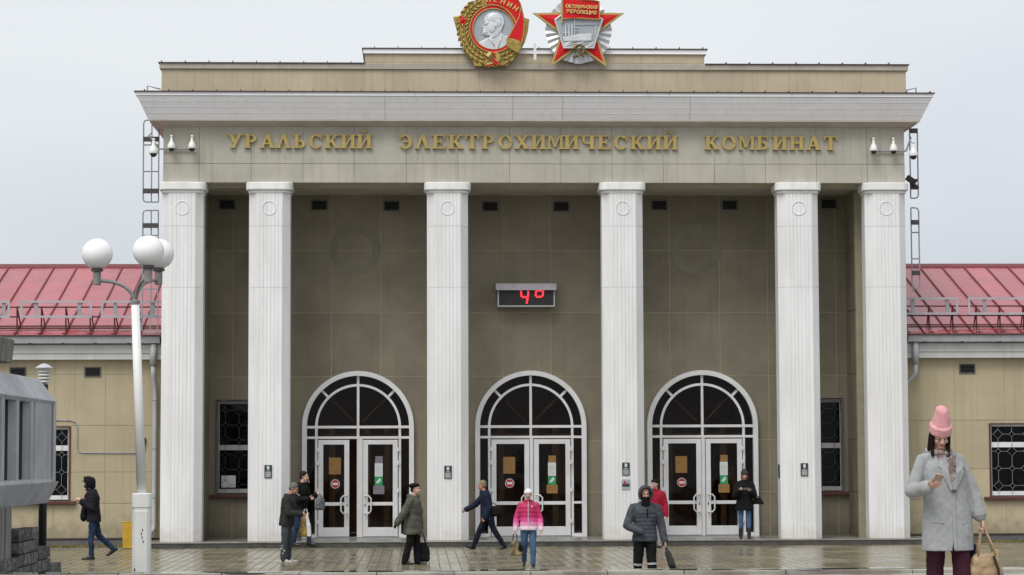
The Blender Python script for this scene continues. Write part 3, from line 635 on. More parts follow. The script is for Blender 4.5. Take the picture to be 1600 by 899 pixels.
# ---- raised gold lettering
def glyph(ch):
    P = []; B_ = lambda x0, x1, z0, z1: P.append([(x0, z0), (x1, z0), (x1, z1), (x0, z1)])
    def S(x, top=True, bot=True, z0=0, z1=1, w=.25, sw=.44):
        B_(x-w/2, x+w/2, z0, z1)
        if bot: B_(x-sw/2, x+sw/2, z0, z0+.1)
        if top: B_(x-sw/2, x+sw/2, z1-.1, z1)
    def D(x0, z0, x1, z1, w): P.append([(x0-w/2, z0), (x0+w/2, z0), (x1+w/2, z1), (x1-w/2, z1)])
    def A(cx, cz, rx, rz, a0, a1, t=.22, tt=.13, n=12):
        for i in range(n):
            a, b = R(a0+(a1-a0)*i/n), R(a0+(a1-a0)*(i+1)/n)
            P.append([(cx+(rx)*math.cos(a), cz+rz*math.sin(a)), (cx+(rx)*math.cos(b), cz+rz*math.sin(b)), (cx+(rx-t)*math.cos(b), cz+(rz-tt)*math.sin(b)), (cx+(rx-t)*math.cos(a), cz+(rz-tt)*math.sin(a))])
    if ch == 'У': D(.5, .36, .17, 1, .27); D(.36, 0, .84, 1, .17); B_(-.02, .38, .9, 1); B_(.66, 1.0, .9, 1); B_(.16, .44, 0, .1)
    elif ch == 'Р': S(.24); A(.42, .71, .44, .29, -90, 90); B_(.24, .44, .9, 1); B_(.24, .44, .42, .52)
    elif ch in 'АЛ':
        D(.13, 0, .5, 1, .16); D(.83, 0, .5, 1, .27); B_(-.03, .3, 0, .1); B_(.62, 1.03, 0, .1)
        if ch == 'А': B_(.25, .7, .28, .38)
    elif ch == 'Ь': S(.28); A(.46, .3, .42, .3, -90, 90); B_(.28, .48, 0, .1); B_(.28, .48, .5, .6)
    elif ch == 'С': A(.5, .5, .48, .52, 40, 320, .24, .13, 18); B_(.82, .92, .62, .95)
    elif ch == 'К': S(.22); D(.36, .42, .8, 1, .18); D(.84, 0, .46, .58, .26); B_(.64, 1, .9, 1); B_(.64, 1.04, 0, .1); B_(.3, .45, .42, .54)
    elif ch in 'ИЙ':
        S(.2); S(.82); D(.27, .12, .75, .88, .14)
        if ch == 'Й': A(.51, 1.36, .22, .24, 180, 360, .09, .1)
    elif ch == 'Э': A(.45, .5, .48, .52, -140, 140, .24, .13, 18); B_(.3, .8, .45, .55); B_(.03, .13, .62, .95)
    elif ch == 'Е': S(.24); B_(.24, .88, .9, 1); B_(.24, .92, 0, .1); B_(.24, .64, .45, .55); B_(.8, .9, .7, 1); B_(.84, .94, 0, .3); B_(.58, .67, .36, .64)
    elif ch == 'Т': S(.5, top=False); B_(.04, .96, .9, 1); B_(.03, .13, .7, 1); B_(.87, .97, .7, 1)
    elif ch == 'О': A(.5, .5, .5, .52, 0, 360, .24, .13, 22)
    elif ch == 'Х': D(.84, 0, .18, 1, .27); D(.16, 0, .84, 1, .17); B_(-.02, .36, .9, 1); B_(.64, 1, .9, 1); B_(-.02, .34, 0, .1); B_(.62, 1.04, 0, .1)
    elif ch == 'М': S(.12, w=.13, sw=.3); S(.95, w=.19, sw=.34); D(.52, .15, .2, 1, .18); D(.5, .15, .86, 1, .1)
    elif ch == 'Ч': S(.78); B_(.12, .3, .55, 1); B_(.0, .42, .9, 1); A(.44, .62, .32, .24, 180, 270, .16, .1, 6); B_(.42, .74, .38, .48)
    elif ch == 'Б': S(.26); A(.46, .3, .42, .3, -90, 90); B_(.26, .48, 0, .1); B_(.26, .48, .5, .6); B_(.26, .86, .9, 1); B_(.78, .87, .72, 1)
    elif ch == 'Н': S(.2); S(.82); B_(.2, .82, .45, .55)
    return P
sg = thing('building_sign', 'raised gold slab-serif lettering in three words across the frieze', 'sign', (2.86, .1, 9.65))
for word, xa, xb in (('УРАЛЬСКИЙ', -4.66, -1.19), ('ЭЛЕКТРОХИМИЧЕСКИЙ', -.50, 6.33), ('КОМБИНАТ', 7.02, 10.31)):
    pitch = (xb-xa)/(len(word)-.16)
    for k, ch in enumerate(word):
        mb = MB(); wd = .35; x0 = xa+k*pitch; z0 = at(370+(x0+4.6)*64, 232+(x0+4.6)*.23, .1).z
        for q, poly in enumerate(glyph(ch)): mb.prism([(x0+x*wd, z0+z*.345) for x, z in poly], .02+.0007*q, .1)
        o = mb.build('sign_letter', M['gold'], sg)
# ---- temperature display
p0, p1 = at(776, 442, 1.9), at(868, 478, 1.9); x0, x1, zt, zb = p0.x, p1.x, p0.z, p1.z
dsp = thing('temperature_display', 'black LED board reading 4 degrees in red under a grey hood', 'display', ((x0+x1)/2, 1.95, zb))
boxo('case', M['alu'], dsp, x0+.03, x1-.02, 1.93, YB-.01, zb-.015, zt-.18); boxo('screen', M['black'], dsp, x0+.055, x1-.045, 1.915, 1.929, zb+.015, zt-.2)
MB().prismx([(YB-.01, zt), (1.9, zt-.02), (1.8, zt-.19), (1.83, zt-.2), (1.93, zt-.06), (YB-.01, zt-.05)], x0-.02, x1+.02).build('hood', M['tubeframe'], dsp)
for side in (x0-.02, x1+.005): MB().prismx([(YB-.02, zt-.01), (1.9, zt-.03), (1.81, zt-.19), (YB-.02, zt-.19)], side-.001, side+.014).build('hood_cheek', M['tubeframe'], dsp)
def segs(pts, name='digit'):
    m = MB()
    for (xa, za), (xb, zc) in pts:
        a, b = at(xa, za, 1.91), at(xb, zc, 1.91); m.tube([(a.x, 1.908, a.z), (b.x, 1.908, b.z)], .022, 6)
    m.build(name, M['led'], dsp)
segs([((814, 455), (815, 464)), ((816, 464.5), (824, 464.5)), ((825.5, 455), (825, 464)), ((824.5, 465), (823, 474.5))])
segs([((838, 454), (847, 454)), ((838, 464), (847, 464)), ((837.5, 455), (837, 463)), ((848.5, 455), (848, 463))], 'degree_mark')

# ================================================================== ORDER EMBLEMS ON THE PARAPET
def mapper(ox, s, Y):                                    # photograph detail to metres on the emblem's own plane
    def f(pts):
        return [(lambda p: (p.x, p.z))(at(ox+x/s, y/s, Y)) for x, y in pts]
    return f
EY = .12
e1 = thing('medal_emblem', 'round gilded wheat-wreath medal with red ribbon and silver profile, left of the star', 'emblem', (at(768, 104, EY).x, EY, at(768, 104, EY).z))
m1 = mapper(700, 8.17, EY)
out1 = [(65, 215), (160, 195), (165, 150), (270, 18), (320, 45), (385, -30), (480, -90), (600, -112), (740, -95), (850, -40), (930, 60), (968, 190), (972, 228), (1038, 245), (1022, 400), (985, 530), (930, 640), (890, 700), (800, 780), (765, 855), (690, 842), (600, 862), (440, 850), (340, 855), (305, 770), (200, 650), (130, 450)]
MB().prism(m1(out1), EY-.02, EY+.12).build('wreath_base', M['egold'], e1, bevel=.02)
wm = MB(); cxe, cye = 590, 380
def grain(x, y, ang, l=46, w=15, d=.05):
    (a, c), = m1([(x, y)]); q = Matrix.Rotation(-ang, 3, 'Y'); wm.ell((a, EY-.03, c), (l/525, d, w/525), 8, 5, q)
for rad, off in ((345, 0), (400, .5), (452, .25)):
    for sgn in (-1, 1):
        for k in range(15):
            t = (k+off)/15; a = R(100+sgn*-1*0) ; ang = math.pi/2 + sgn*(R(18)+t*R(138))
            x = cxe+rad*1.02*math.cos(ang); y = cye+rad*math.sin(ang)
            if sgn < 0 and x > 720 and y < 480 and rad < 420: continue
            if x < 60 or x > 1005 or (x > 930 and y > 470) or (x > 860 and y > 640): continue
            if sgn < 0 and y < 250: continue
            grain(x, y, -(ang+sgn*math.pi/2+ sgn*(.45 if rad != 400 else -.05)))
wm.build('wheat_grains', M['egold'], e1, kind='stuff', smooth=True)
(ccx, ccz), = m1([(578, 378)])
MB().arc(ccx, ccz, 0, .515, EY-.045, EY-.02, 0, 360, 40).build('medallion_field', M['sgrey'], e1)
MB().arc(ccx, ccz, .515, .585, EY-.075, EY-.02, 0, 360, 40).build('red_ring', M['red'], e1)
for r in (.508, .583): MB().ringtube((ccx, EY-.075, ccz), r, .012, 40, 6).build('gilt_ring', M['gold'], e1, smooth=True)
prof = [(580, 163), (530, 175), (490, 205), (466, 245), (458, 285), (466, 305), (452, 328), (433, 352), (437, 364), (455, 372), (440, 384), (447, 402), (438, 418), (441, 445), (470, 462), (520, 462), (540, 472), (520, 488), (470, 515), (385, 555), (430, 597), (500, 630), (580, 642), (650, 634), (715, 603), (752, 560), (765, 470), (712, 462), (676, 420), (690, 370), (714, 310), (710, 250), (685, 202), (640, 172)]
MB().prism(m1(prof), EY-.085, EY-.04).build('profile_relief', M['silver'], e1, bevel=.025)
rl = MB()
for x, y, rx, rz in ((590, 250, 95, 75), (560, 350, 60, 90), (610, 330, 24, 42), (478, 420, 30, 30), (520, 300, 40, 12), (470, 395, 30, 10), (640, 290, 55, 70)):
    (a, c), = m1([(x, y)]); rl.ell((a, EY-.08, c), (rx/525, .022, rz/525), 14, 8)
rl.build('face_relief', M['silver'], e1, smooth=True)
tb = MB()
for pts in ([(660, 400), (610, 470), (560, 490)], [(690, 460), (660, 540), (640, 620)], [(520, 490), (560, 540), (590, 600)], [(560, 250), (590, 230), (640, 235), (680, 270)], [(600, 300), (590, 340), (610, 370)], [(600, 460), (640, 430), (670, 400)], [(450, 325), (500, 318)]):
    tb.tube([(a, EY-.09, c) for a, c in m1(pts)], .014, 6)
tb.build('relief_lines', M['silver'], e1, smooth=True)
rib = [(462, -60), (487, 80), (560, 72), (640, 84), (720, 120), (790, 185), (840, 260), (860, 310), (900, 230), (925, 130), (920, 50), (870, -35), (760, -88), (600, -104)]
MB().prism(m1(rib), EY-.085, EY-.03).build('ribbon', M['red'], e1, bevel=.012)
rib2 = [(930, 120), (905, 230), (862, 315), (765, 492), (850, 505), (940, 548), (965, 420), (974, 290), (955, 180)]
MB().prism(m1(rib2), EY-.10, EY-.03).build('ribbon', M['red'], e1, bevel=.012)
tb = MB()
for pts in ([(470, -60), (487, 82)], [(487, 80), (560, 72), (640, 84), (720, 120), (790, 185), (840, 260), (860, 310)], [(930, 110), (905, 230), (862, 315), (765, 492)], [(940, 548), (965, 420), (974, 290), (955, 180), (925, 60), (870, -35)]): tb.tube([(a, EY-.095, c) for a, c in m1(pts)], .012, 6)
tb.build('ribbon_edging', M['gold'], e1)
MB().prism(m1([(742, 495), (850, 507), (942, 548), (930, 640), (890, 690), (820, 650), (750, 605)]), EY-.11, EY-.03).build('tassel', M['egold'], e1, bevel=.01)
tb = MB()
for k in range(9):
    u = k/8; tb.tube([(a, EY-.112, c) for a, c in m1([(748+185*u, 500+45*u+8*math.sin(u*3)), (752+170*u, 560+45*u)])], .01, 5); tb.tube([(a, EY-.112, c) for a, c in m1([(752+165*u, 600+40*u), (758+140*u, 630+50*u)])], .01, 5)
tb.build('tassel_cords', M['egold'], e1, kind='stuff')
def starpts(cx, cy, r, r2=.4, rot=0): return [(cx+(r if i % 2 == 0 else r*r2)*math.sin(R(36*i+rot)), cy-(r if i % 2 == 0 else r*r2)*math.cos(R(36*i+rot))) for i in range(10)]
def ridged(ptsm, apex, y0, yh):                          # faceted star: edges low, spine high
    m = MB(); n = m.v([(x, y0, z) for x, z in ptsm]); a = m.v([(apex[0], yh, apex[1])])
    for i in range(len(ptsm)): m.F.append((n+(i+1) % len(ptsm), n+i, a))
    m.F.append(tuple(n+i for i in range(len(ptsm)))); return m
sp = m1(starpts(188, 272, 88, .42)); MB().prism(sp, EY-.06, EY-.01).build('star_rim', M['gold'], e1)
ridged(m1(starpts(188, 272, 72, .42)), m1([(188, 272)])[0], EY-.062, EY-.10).build('star', M['red'], e1)
def hammer_sickle(f, cx, cy, s, y, parent, m, rim=None):
    def go(mb, w, yy):
        a = [(cx+s*math.cos(R(t)), cy+s*math.sin(R(t))) for t in range(-100, 96, 14)]
        P_ = [(x, yy, z) for x, z in f(a)]; k = len(P_); mb.tube(P_, [w*(.35+1.1*math.sin(math.pi*min(1, (i+.6)/k))) for i in range(k)], 6)
        mb.tube([(x, yy, z) for x, z in f([(cx, cy+s*.95), (cx-s*1.0, cy+s*1.25)])], w*1.1, 6)
        mb.tube([(x, yy-.004, z) for x, z in f([(cx-s*.55, cy-s*.5), (cx+s*1.05, cy+s*1.2)])], w*.95, 6)
        mb.tube([(x, yy-.006, z) for x, z in f([(cx-s*.95, cy-s*.25), (cx-s*.3, cy-s*.95)])], w*1.7, 6)
    if rim: q = MB(); go(q, .052, y+.02); q.build('hammer_and_sickle_rim', rim, parent)
    q = MB(); go(q, .034, y); q.build('hammer_and_sickle', m, parent)
hammer_sickle(m1, 572, 758, 70, EY-.075, e1, M['red'], M['gold'])
def letters(parent, f, txt, path, size, y, m):
    for ch, (x, z, rot) in zip(txt, path):
        if ch == ' ': continue
        me = text_mesh(ch, size, .008, .004); me.materials.append(m); o = link(bpy.data.objects.new('letter', me), parent)
        (a, c), = f([(x, z)]); o.location = Vector((a, y, c))-wl(parent); o.rotation_euler = Matrix.Rotation(-rot, 3, 'Y').to_4x4().to_euler() if False else (Matrix.Rotation(rot, 3, 'Y') @ Matrix.Rotation(math.pi/2, 3, 'X')).to_euler()
letters(e1, m1, 'ЛЕНИН', [(515, 36, R(3)), (600, 34, R(8)), (690, 60, R(20)), (770, 98, R(30)), (842, 142, R(38))], .17, EY-.095, M['lgold'])
solo('roof_post', MB().box(at(834, 90, .0).x, at(838, 90, .0).x, -.02, .04, at(836, 94, 0).z, at(836, 68, 0).z), M['white'], 'short white upright post on the parapet between the two emblems', 'post')

e2 = thing('star_emblem', 'red five-pointed star emblem with silver rays and red lettered flag, right of the medal', 'emblem', (at(904, 103, EY).x, EY, at(904, 103, EY).z))
m2 = mapper(830, 8.17, EY)
fan = MB(); K = 60; (fx0, fz0), = m2([(604, 395)])
ring = []
for i in range(K):
    a = 2*math.pi*i/K; lobe = 1+.035*abs(math.cos(a*6)); rr_ = .80*lobe; y = EY-.035 if i % 2 else EY+.01
    ring.append((fx0+rr_*math.cos(a), y, fz0+rr_*math.sin(a)))
n = fan.v(ring); c = fan.v([(fx0, EY-.06, fz0), (fx0, EY+.05, fz0)])
for i in range(K): fan.F += [(n+i, n+(i+1) % K, c), (n+(i+1) % K, n+i, c+1)]
fan.build('silver_rays', M['silver'], e2)
sc_ = (602, 365)
MB().prism(m2(starpts(*sc_, 612, .40)), EY-.075, EY+.0).build('star_rim', M['gold'], e2)
P10 = m2(starpts(*sc_, 540, .385)); c0 = m2([sc_])[0]
for k in range(5):                                       # each red arm with its own ridge
    tip = P10[2*k]; a, b = P10[2*k-1], P10[(2*k+1) % 10]; m = MB()
    m.v([(tip[0], EY-.08, tip[1]), (a[0], EY-.08, a[1]), (b[0], EY-.08, b[1]), (c0[0], EY-.13, c0[1]), (c0[0], EY-.06, c0[1])])
    m.F += [(0, 1, 3), (0, 3, 2), (0, 4, 1), (0, 2, 4), (1, 4, 3), (2, 3, 4)]
    m.build('star_arm', M['red'], e2)
pent = [(302, 272), (602, 48), (903, 268), (790, 628), (412, 628)]
MB().prism(m2(pent), EY-.15, EY-.05).build('shield', M['sgrey'], e2)
tb = MB(); q = m2(pent); tb.tube([(x, EY-.155, z) for x, z in q+q[:1]], .028, 6); tb.build('shield_rim', M['silver'], e2)
MB().prism(m2([(395, 495), (520, 470), (640, 455), (770, 450), (765, 540), (410, 545)]), EY-.18, EY-.15).build('ship_hull', M['silver'], e2, bevel=.01)
sh = MB()
for x in (437, 478, 518): sh.tube([(a, EY-.17, c) for a, c in m2([(x, 350-(x-437)*.25), (x-2, 480)])], .022, 6)
for x, y0, y1 in ((550, 265, 460), (820, 345, 470)): sh.tube([(a, EY-.17, c) for a, c in m2([(x, y0), (x, y1)])], .011, 6)
for a_, b_ in (((555, 330), (865, 328)), ((520, 375), (600, 375)), ((520, 410), (600, 415)), ((400, 440), (470, 430))): sh.tube([(a, EY-.17, c) for a, c in m2([a_, b_])], .009, 6)
sh.build('ship_masts_and_funnels', M['silver'], e2)
wv = MB()
for k in range(4): wv.tube([(a, EY-.16, c) for a, c in m2([(405+i*32, 555+k*18+7*math.sin(i*1.3+k)) for i in range(13)])], .010, 5)
wv.build('waves', M['silver'], e2)
fl = MB(); nn = 12; top = []; bot = []
for i in range(nn+1):
    u = i/nn; top.append((400+460*u, -4+60*u*u+14*math.sin(u*5))); bot.append((398+468*u, 266-22*math.sin(u*3.1)*(1-u)+4*u))
T, Bm = m2(top), m2(bot)
for i in range(nn):
    ya = EY-.20-.02*math.sin(i/nn*6); yb = EY-.20-.02*math.sin((i+1)/nn*6); b0 = fl.v([(T[i][0], ya, T[i][1]), (T[i+1][0], yb, T[i+1][1]), (Bm[i+1][0], yb, Bm[i+1][1]), (Bm[i][0], ya, Bm[i][1]), (T[i][0], ya+.04, T[i][1]), (T[i+1][0], yb+.04, T[i+1][1]), (Bm[i+1][0], yb+.04, Bm[i+1][1]), (Bm[i][0], ya+.04, Bm[i][1])])
    fl.F += [tuple(b0+j for j in f) for f in ((0, 3, 2, 1), (4, 5, 6, 7), (0, 1, 5, 4), (3, 7, 6, 2))]
b0 = 0; fl.F += [(0, 4, 7, 3)]; e_ = (nn-1)*8; fl.F += [(e_+1, e_+2, e_+6, e_+5)]
fl.build('flag', M['red'], e2)
tb = MB(); tb.tube([(a, EY-.205, c) for a, c in m2(top)], .013, 6); tb.tube([(a, EY-.205, c) for a, c in m2(bot)], .013, 6); tb.tube([(a, EY-.205, c) for a, c in m2([top[-1], bot[-1]])], .013, 6); tb.build('flag_edging', M['gold'], e2)
MB().tube([(a, EY-.19, c) for a, c in m2([(390, -60), (388, 320)])], .025, 8).build('flag_pole', M['gold'], e2)
letters(e2, m2, 'ОКТЯБРЬСКАЯ', [(452+37*i, 122+1.9*i+3*math.sin(i*.5), R(3)) for i in range(11)], .112, EY-.235, M['lgold'])
letters(e2, m2, 'РЕВОЛЮЦИЯ', [(462+43*i, 188+2.6*i, R(3)) for i in range(9)], .118, EY-.235, M['lgold'])
hammer_sickle(m2, 595, 660, 70, EY-.17, e2, M['bronze'])

# ================================================================== SIDE WINGS
YW = 1.50
def wing(name, label, x0, x1, vjs, hjs, wins, vents, eave_in, seed):
    rnd = random.Random(seed); left = x0 < 0
    w = thing(name, label, 'building', ((x0+x1)/2, YW, 0))
    zt = 4.62
    op = [(a, b, 1.12, 2.96, 0) for a, b in wins]
    m = MB()
    for p in slices(x0, x1, -.1, zt+.6, op): m.prism(p, YW+.006, YW+.25)
    m.build('wall', M['joint'], w)
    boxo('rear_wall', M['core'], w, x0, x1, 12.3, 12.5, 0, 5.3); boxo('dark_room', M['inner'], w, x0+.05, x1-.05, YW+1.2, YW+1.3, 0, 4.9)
    v = sorted([x0]+[q for q in vjs if x0 < q < x1]+[x1])
    for a, b in zip(v, v[1:]):
        for c, d in zip(hjs, hjs[1:]):
            mb = MB(); ps = slices(a+.008, b-.008, c+.008, d-.008, op)
            if not ps: continue
            for p in ps: mb.prism(p, YW-.006+rnd.uniform(0, .003), YW+.03)
            mb.build('wall_panel', M['wing'], w)
    boxo('plinth', M['plinth'], w, x0, x1, YW-.04, YW+.1, -.05, .17, bevel=.01)
    boxo('plinth_ledge', M['flash'], w, x0, x1, YW-.06, YW+.1, .171, .20)
    for a, b in wins:
        window(w, a, b, 1.12, 2.96, YW, 2.42, M['brown'], M['alu'])
    for vx, vz in vents: vent(w, vx, vz, YW-.008, .35, .19)
    # eaves
    boxo('fascia_board', M['fascia'], w, x0, x1, YW-.22, YW+.1, zt-.02, zt+.13); boxo('fascia_board', M['fascia'], w, x0, x1, YW-.245, YW+.1, zt+.134, zt+.345)
    gx0, gx1 = (x0, eave_in) if left else (eave_in, x1)
    pr = [(YW-.28, zt+.36), (YW-.42, zt+.38), (YW-.46, zt+.56), (YW-.44, zt+.56), (YW-.40, zt+.40), (YW-.28, zt+.375)]
    x = gx0
    while x < gx1-.01:
        nx = min(gx1, x+3.0); MB().prismx(pr, x+.002, nx-.002).build('gutter', M['gutter'], w); x = nx
    x = gx0+.4
    while x < gx1: boxo('gutter_bracket', M['black'], w, x, x+.05, YW-.43, YW-.25, zt+.345, zt+.385); x += .8 if left else .95
    # roof of standing seam sheets
    ye, yr, ze, zr = YW-.47, 7.3, zt+.565, 7.42; sl = math.atan2(zr-ze, yr-ye); ln = math.hypot(zr-ze, yr-ye)
    boxo('roof_base', M['core'], w, x0, x1, YW, 12.4, zt+.3, zt+.5)
    k = 0; sw = .615
    n = int((x1-x0)/sw); xs = (x1-n*sw) if left else x0
    def sheet():
        m = MB(); nx, ny = 3, 10; b = 0; rr = random.Random(seed+k % 6)
        pts = [(sw*i/nx, ln*j/ny, (rr.uniform(-.006, .006) if 0 < i < nx else 0)) for j in range(ny+1) for i in range(nx+1)]
        m.v(pts); q = len(pts); m.v([(x, y, -.02) for x, y, z in pts])
        for j in range(ny):
            for i in range(nx):
                a = j*(nx+1)+i; m.F.append((a, a+1, a+nx+2, a+nx+1)); m.F.append((q+a, q+a+nx+1, q+a+nx+2, q+a+1))
        a = ny*(nx+1); m.F.append((0, q, q+1, 1)); m.F.append((1, q+1, q+2, 2)); m.F.append((2, q+2, q+3, 3))
        return m
    for k in range(n):
        x = xs+k*sw
        inst('roof_sheet', ('sheet', seed, k % 6), sheet, M['roof'], w, (x, ye, ze), rot=(sl, 0, 0))
        inst('roof_seam', ('seam',), lambda: MB().box(-.016, .016, 0, ln, 0, .035), M['seam'], w, (x, ye, ze), rot=(sl, 0, 0))
    MB().prismx([(yr-.25, zr-.10), (yr-.24, zr-.05), (yr, zr+.05), (yr+.24, zr-.05), (yr+.25, zr-.1)], x0, x1).build('ridge_cap', M['seam'], w)
    MB().prismx([(yr, zr-.06), (12.6, zt+.5), (12.6, zt+.45), (yr, zr-.12)], x0, x1).build('rear_roof', M['roof'], w)
    boxo('eave_edge', M['flash'], w, x0, x1, ye-.015, ye+.02, ze-.03, ze+.012)
    # snow guard with its A-shaped posts
    def on(u): return (ye+u*math.cos(sl), ze+u*math.sin(sl))
    sg_ = MB(); yb, zb = on(.35); top = zb+.62
    for dz, dy in ((.60, .0), (.36, .0), (.13, .0), (.08, -.02)): sg_.tube([(x0, yb-dy, zb+dz), (x1, yb-dy, zb+dz)], .018, 6)
    g = sg_.build('snow_guard', M['rail'], w)
    k = 0; x = xs+.2
    while x < x1:
        pst = MB(); y2, z2 = on(.75); y3, z3 = on(.12)
        pst.tube([(x, yb, zb-.1), (x, yb, top)], .021, 5); pst.tube([(x+.03, y2, z2), (x, yb, top-.02)], .018, 5); pst.tube([(x+.03, y3, z3), (x+.015, yb, zb+.18)], .012, 5)
        pst.box(x-.05, x+.08, y3-.02, y3+.05, z3-.01, z3+.025)
        pst.build('guard_post', M['rail'], g); x += .60
    # grey rectangular tube frames fixed to the guard
    fpx = [(-40, 16), (32, 144), (158, 262)] if left else [(1372, 1497), (1512, 1632)]
    yf = yb-.07; t = .028
    for a, b in fpx:
        xa, xb = at(a, 480, yf).x, at(b, 480, yf).x
        xb = min(xb, x1-.05) if left else xb; xa = xa if left else max(xa, x0+.05)
        za, zc = at((a+b)/2, 497 if left else 496-4, yf).z, at((a+b)/2, 470 if left else 465, yf).z
        f = MB().box(xa, xb, yf-.03, yf, zc-2*t, zc).box(xa, xb, yf-.03, yf, za, za+2*t).box(xa, xa+2*t, yf-.029, yf-.001, za+2*t, zc-2*t).box(xb-2*t, xb, yf-.029, yf-.001, za+2*t, zc-2*t).build('tube_frame', M['tubeframe'], w)
        for u in (.22, .82): boxo('frame_bracket', M['steel'], f, xa+(xb-xa)*u-.045, xa+(xb-xa)*u+.045, yf+.001, yf+.03, za+.04, zc-.04)
    wire = MB()
    for q in range(7):
        xq = x0+1+(x1-x0-2)*q/7; yy, z_ = on(.22+.05*(q % 3)); wire.tube([(xq+i*.16, yy+rnd.uniform(-.05, .05), z_+.02+rnd.uniform(0, .03)) for i in range(11)], .012, 5)
    wire.build('heating_cable', M['cable'], w, kind='stuff')
    return w
WL0, WL1, WR0, WR1 = -18.0, -6.26, 12.0, 22.0
wingL = wing('side_wing', 'left cream wing with pinkish red metal roof, behind the lamp post and concrete pavilion', WL0, WL1, [at(164, 700, YW).x-1.255*k for k in range(-1, 8)], [.2, at(150, 787, YW).z, at(150, 738, YW).z, at(150, 665, YW).z, 3.62+.62, 4.62],
             [(-10.05, at(110, 700, YW).x)], [(at(145, 583, YW).x, 4.30), (at(28, 580, YW).x, 4.30)], -6.4, 11)
wingR = wing('side_wing', 'right cream wing with pinkish red metal roof, behind the woman in the pink hat', WR0, WR1, [at(1493, 700, YW).x+1.255*k for k in range(0, 8)], [.2, at(1450, 781, YW).z, at(1450, 733, YW).z, at(1450, 657, YW).z, 4.62],
             [(at(1546, 700, YW).x, at(1546, 700, YW).x+1.5), (at(1546, 700, YW).x+3.8, at(1546, 700, YW).x+5.3)], [(at(1511, 576, YW).x, 4.33), (at(1511, 576, YW).x+4, 4.33)], 12.2, 23)
# downpipes, surface cable
def downpipe(w, x, xin, dx=.03):
    m = MB(); m.tube([(x, YW-.3, 4.98), (x, YW-.3, 4.75), (x, YW-.3, 4.45)], .085, 10)
    m.tube([(x, YW-.3, 4.46), (x, YW-.26, 4.2), (x+dx, YW-.14, 3.95), (x+dx, YW-.13, 3.7), (x+dx, YW-.13, .55), (x+dx-.01, YW-.16, .42), (x-xin, YW-.3, .16)], .062, 10)
    p = m.build('downpipe', M['gutter'], w, smooth=True)
    for z in (3.6, 2.4, 1.2): MB().ringtube((x+dx, YW-.13, z), .066, .012, 14, 5, 'z').build('pipe_clamp', M['steel'], p)
    boxo('pipe_shoe', M['black'], p, x-xin-.06, x-xin+.04, YW-.34, YW-.2, .06, .17)
downpipe(wingL, at(240, 600, YW-.2).x, .17); downpipe(wingR, at(1430, 600, YW-.2).x+.0, .33, -.27)
c = MB(); q = [at(x, y, YW-.02) for x, y in ((60, 657), (108, 657), (118, 660), (121, 668), (121, 700), (123, 706), (130, 708), (222, 708), (226, 704), (226, 692))]; c.tube(q, .014, 6); c.build('wall_cable', M['steel'], wingL)
a = at(226, 690, YW); boxo('junction_box', M['black'], wingL, a.x-.03, a.x+.03, YW-.06, YW-.01, a.z-.05, a.z+.09)
# grass strips along the wings
def grass(x0, x1, seed):
    rnd = random.Random(seed); m = MB()
    for i in range(2600):
        x, y = rnd.uniform(x0, x1), rnd.uniform(YW-.95, YW-.06); h = rnd.uniform(.02, .075); a = rnd.uniform(0, 6.28); d = Vector((math.cos(a), math.sin(a), 0))*.012
        n = m.v([Vector((x, y, 0))-d, Vector((x, y, 0))+d, Vector((x+rnd.uniform(-.04, .04), y+rnd.uniform(-.04, .04), h))]); m.F.append((n, n+1, n+2))
    m.build('grass_strip', M['grass'], None, kind='stuff')
grass(-11.5, -6.7, 1); grass(12.6, 17, 2)

# ================================================================== LADDERS, CAMERAS AND LIGHTS ON THE BUILDING
def ladder(label, xs, secs, extra):
    t = thing('wall_ladder', label, 'ladder', (xs[0], .95, 3.5), group='steel ladders at the portico sides')
    y = .95
    for za, zb in secs:
        m = MB(); r = .017
        a, b = xs[0], xs[-1]; c_ = .08*(1 if b > a else -1)
        m.tube([(a+c_, y, zb), (a+c_*.3, y, zb-.02), (a, y, zb-.08), (a, y, za+.08), (a+c_*.3, y, za+.02), (a+c_, y, za)], r, 6)
        for xx_ in xs[1:]: m.tube([(xx_, y, za), (xx_, y, zb)], r, 6)
        m.tube([(a+c_, y, zb), (b, y, zb)], r, 6); m.tube([(a+c_, y, za), (b, y, za)], r, 6)
        m.build('ladder_frame', M['steel'], t)
        z = zb-.62
        while z > za+.2: MB().tube([(a, y, z), (b, y, z)], .017, 6).build('rung', M['steel'], t); z -= .66
    for z in extra: boxo('bracket_plate', M['dsteel'], t, *sorted((xs[0]+.0, xs[-1])), y-.06, y+.06, z-.05, z+.06)
    for xx_, h in ((xs[-1]-(xs[-1]-xs[0])*1.35 if False else xs[0]+.05, .42), (xs[-1], .22)): MB().tube([(xx_, y+.3, 10.9), (xx_, y+.3, 11.0+h), (xx_+(.3 if xs[-1] > xs[0] else -.3)*1.1, y+.3, 11.0+h-.08)], .02, 6).build('grab_hoop', M['steel'], t)
lx = [at(v, 250, .95).x for v in (224, 237, 248)]
ladder('steel wall ladder at left side of the portico, above the globe lamp', lx, [(at(236, 316, .95).z, at(236, 188, .95).z), (at(236, 520, .95).z, at(236, 329, .95).z)], [at(236, v, .95).z for v in (218, 299, 353)])
rx = [at(v, 250, .95).x for v in (1434, 1422)]
ladder('steel wall ladder at right side of the portico, beside the rightmost column', rx, [(at(1428, 310, .95).z, at(1428, 202, .95).z), (at(1430, 451, .95).z, at(1428, 325, .95).z)], [at(1430, v, .95).z for v in (205, 293, 348, 427)])
